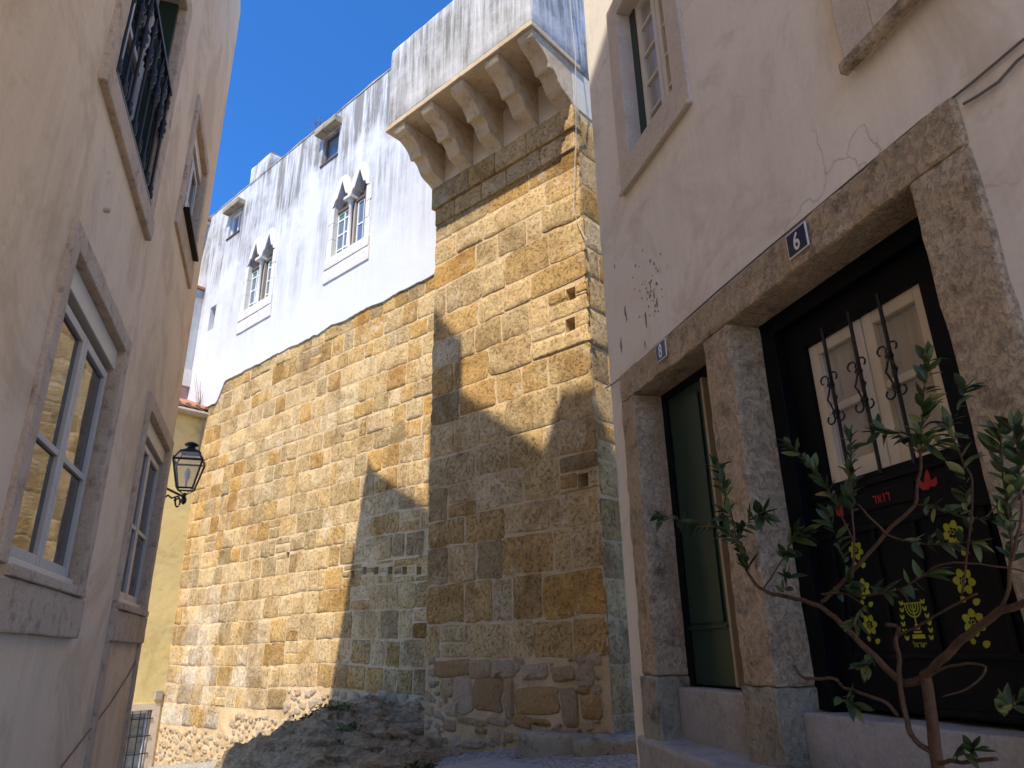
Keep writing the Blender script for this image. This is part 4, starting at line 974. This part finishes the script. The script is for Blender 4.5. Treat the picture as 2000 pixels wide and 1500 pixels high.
BR = [([(1806, 1318, 0), (1850, 1276, .03), (1905, 1228, .06), (2000, 1176, .08), (2080, 1140, .1)], .013, .008),
      ([(1806, 1325, 0), (1765, 1335, .0), (1720, 1295, .02), (1692, 1268, .03), (1640, 1215, .04), (1597, 1182, .05), (1545, 1168, .06), (1490, 1152, .06), (1462, 1120, .07), (1440, 1080, .08)], .012, .005),
      ([(1606, 1176, .05), (1655, 1128, .03), (1727, 1046, .0), (1784, 985, -.03), (1796, 925, -.04), (1801, 850, -.04), (1804, 770, -.05), (1812, 715, -.05)], .007, .003),
      ([(1832, 1480, 0), (1795, 1455, .02), (1775, 1420, .03), (1760, 1345, .03), (1752, 1260, .02), (1755, 1225, .02), (1730, 1222, .03)], .009, .006),
      ([(1755, 1398, .02), (1720, 1368, .04), (1650, 1345, .06), (1630, 1328, .07), (1572, 1324, .08), (1552, 1302, .08)], .006, .005),
      ([(1756, 1240, .02), (1800, 1218, .03), (1860, 1185, .04), (1908, 1160, .05)], .004, .003),
      ([(1730, 1042, 0), (1695, 1005, .02), (1675, 985, .02), (1640, 985, .03)], .004, .002),
      ([(1664, 1130, .03), (1668, 1060, .04), (1664, 985, .05), (1662, 900, .05), (1660, 862, .05)], .004, .002),
      ([(1784, 985, -.03), (1830, 990, -.02), (1870, 1008, 0), (1925, 1015, .02)], .003, .002),
      ([(1730, 1044, 0), (1790, 1062, .02), (1850, 1062, .04), (1905, 1058, .06)], .003, .002),
      ([(1606, 1160, .06), (1640, 1160, .08), (1700, 1162, .08), (1760, 1150, .1), (1800, 1125, .1), (1850, 1100, .1), (1930, 1105, .12), (2010, 1118, .12)], .004, .002),
      ([(1960, 1195, .08), (1975, 1100, .1), (1968, 1000, .1), (1958, 900, .1), (1955, 850, .1)], .005, .002),
      ([(1975, 1100, .1), (1995, 1010, .14), (1990, 930, .14), (1985, 850, .14)], .004, .002),
      ([(1462, 1120, .07), (1440, 1060, .09), (1400, 1030, .1), (1340, 1020, .12), (1280, 1000, .12)], .003, .002),
      ([(1440, 1075, .08), (1430, 1010, .06), (1415, 960, .06), (1405, 915, .06)], .003, .002),
      ([(1490, 1152, .06), (1530, 1090, .04), (1550, 1050, .04), (1570, 1040, .04)], .003, .002),
      ([(1668, 1060, .04), (1620, 960, .06), (1585, 910, .07), (1545, 870, .07)], .003, .002),
      ([(1801, 850, -.04), (1760, 845, -.03), (1715, 840, -.03)], .003, .002),
      ([(1801, 880, -.04), (1850, 860, -.04), (1890, 850, -.03)], .003, .002),
      ([(1812, 1318, 0), (1860, 1300, .05), (1925, 1302, .07), (1890, 1345, .09), (1840, 1360, .1)], .004, .002),
      ([(1832, 1490, 0), (1880, 1488, .03), (1945, 1482, .04)], .006, .005),
      ([(1880, 1160, .04), (1900, 960, .05), (1880, 900, .05), (1850, 830, .03)], .003, .002)]
for l, r0, r1 in BR:
    q = [p + noise.noise_vector(p*19)*min(.008, r0*1.1) for p in smoothline(pp(l), 5)]
    MB().tube(q, r0, 7, r1).build('branch', M['bark'], shrub, rough=r0*.16, cell=.03, smooth=True)
def leaf_mesh(k):
    rl = random.Random(k); mb = MB(); n = 5; L = 1.0; vs = []; wmax = rl.uniform(.19, .25); bend = rl.uniform(-.4, .22)
    for i in range(n+1):
        t = i/n; wv = wmax*math.sin(math.pi*min(1, t*.97+.03))**.75*(1-.25*t); z = bend*t*t
        vs += [(t*L, -wv, z + .35*wv), (t*L, 0, z), (t*L, wv, z + .35*wv)]
    fs = []
    for i in range(n):
        for j in range(2): fs.append((i*3+j, (i+1)*3+j, (i+1)*3+j+1, i*3+j+1))
    mb.add(vs, fs); me = mb.mesh('leaf', smooth=True); me.materials.append(M['leaf']); return me
LV = [leaf_mesh(i) for i in range(12)]
nleaf = 0; ALL = []
def put_leaf(p, d, s):
    global nleaf
    nleaf += 1; d = d.normalized(); up = Vector((rgs.gauss(0, .5), rgs.gauss(.3, .5), 1)).normalized(); y = up.cross(d).normalized(); z = d.cross(y)
    mx = Matrix((d, y, z)).transposed(); ALL.append((s, p.copy(), mx, rgs.choice(LV)))
def leafy(l, n, size=.055):
    P = smoothline(pp(l), 6); N = len(P)
    n = int(n*2.1)
    for k in range(n):
        t = (k + rgs.random()*.6)/n*(N-1); i = min(N-2, int(t)); p = P[i].lerp(P[i+1], t-i); ax = (P[i+1]-P[i]).normalized()
        s = rgs.uniform(.5, 1.35)*size*1.05; ang = rgs.uniform(0, 6.28); u = ax.orthogonal().normalized(); v = ax.cross(u)
        put_leaf(p, ax*rgs.uniform(.35, 1.0) + (u*math.cos(ang) + v*math.sin(ang))*.8, s)
    for k in range(4): put_leaf(P[-1], (P[-1]-P[-3]).normalized() + Vector((rgs.gauss(0, .45), rgs.gauss(0, .45), rgs.gauss(0, .45))), size*rgs.uniform(.9, 1.3))
leafy([(1420, 970, .06), (1412, 945, .06), (1403, 912, .06)], 12, .062)
leafy([(1440, 1060, .09), (1400, 1030, .1), (1350, 1022, .12), (1290, 1005, .12)], 22, .062)
leafy([(1462, 1115, .07), (1450, 1060, .07), (1420, 1000, .07)], 18, .062); leafy([(1440, 1050, .06), (1470, 1010, .05), (1490, 1005, .05)], 12, .062)
leafy([(1530, 1090, .04), (1550, 1050, .04), (1572, 1038, .04)], 13, .062); leafy([(1530, 1160, .06), (1540, 1130, .07)], 4)
leafy([(1640, 1000, .05), (1600, 930, .07), (1545, 872, .07)], 20, .05); leafy([(1664, 1000, .05), (1662, 930, .05), (1660, 860, .05)], 20, .05); leafy([(1650, 1100, .05), (1620, 1010, .06)], 8, .05)
leafy([(1799, 890, -.04), (1801, 840, -.04), (1806, 770, -.05), (1814, 705, -.05)], 26, .05); leafy([(1790, 860, -.04), (1750, 848, -.03), (1712, 842, -.03)], 11, .05); leafy([(1810, 870, -.04), (1850, 850, -.04), (1885, 760, -.03)], 13, .05)
leafy([(1800, 985, -.02), (1850, 1000, 0), (1930, 1015, .02)], 12, .045); leafy([(1760, 1055, .01), (1830, 1062, .04), (1900, 1058, .06)], 10, .045)
leafy([(1970, 1010, .1), (1958, 900, .1), (1955, 845, .1)], 17, .05); leafy([(1990, 980, .14), (1988, 900, .14), (1985, 840, .14)], 13, .05); leafy([(1890, 1000, .05), (1880, 900, .05), (1852, 830, .03)], 14, .05)
leafy([(1972, 1100, .1), (1970, 1020, .1)], 8, .05); leafy([(1700, 1162, .08), (1760, 1150, .1), (1810, 1120, .1)], 8, .06); leafy([(1640, 1160, .08), (1660, 1140, .08)], 5)
leafy([(1640, 1362, .07), (1665, 1375, .07)], 4); leafy([(1860, 1485, .03), (1900, 1465, .03)], 4); leafy([(1960, 1400, .1), (1990, 1370, .1)], 5)
leafy([(1690, 1180, .06), (1670, 1210, .06)], 4); leafy([(1700, 1275, .03), (1692, 1300, .05)], 3)
ALL.sort(key=lambda q: -q[0])
for sc_, p, mx, me in ALL[:300]:
    o = link('leaf', me, None, shrub, p); o.rotation_euler = mx.to_euler(); o.scale = (sc_, sc_, sc_)
mb = MB()
for sc_, p, mx, me in ALL[300:]: mb.add([p + mx @ (v.co*sc_) for v in me.vertices], [tuple(f.vertices) for f in me.polygons])
if mb.v: tag(mb.build('small_leaves', M['leaf'], shrub, smooth=True), kind='stuff')
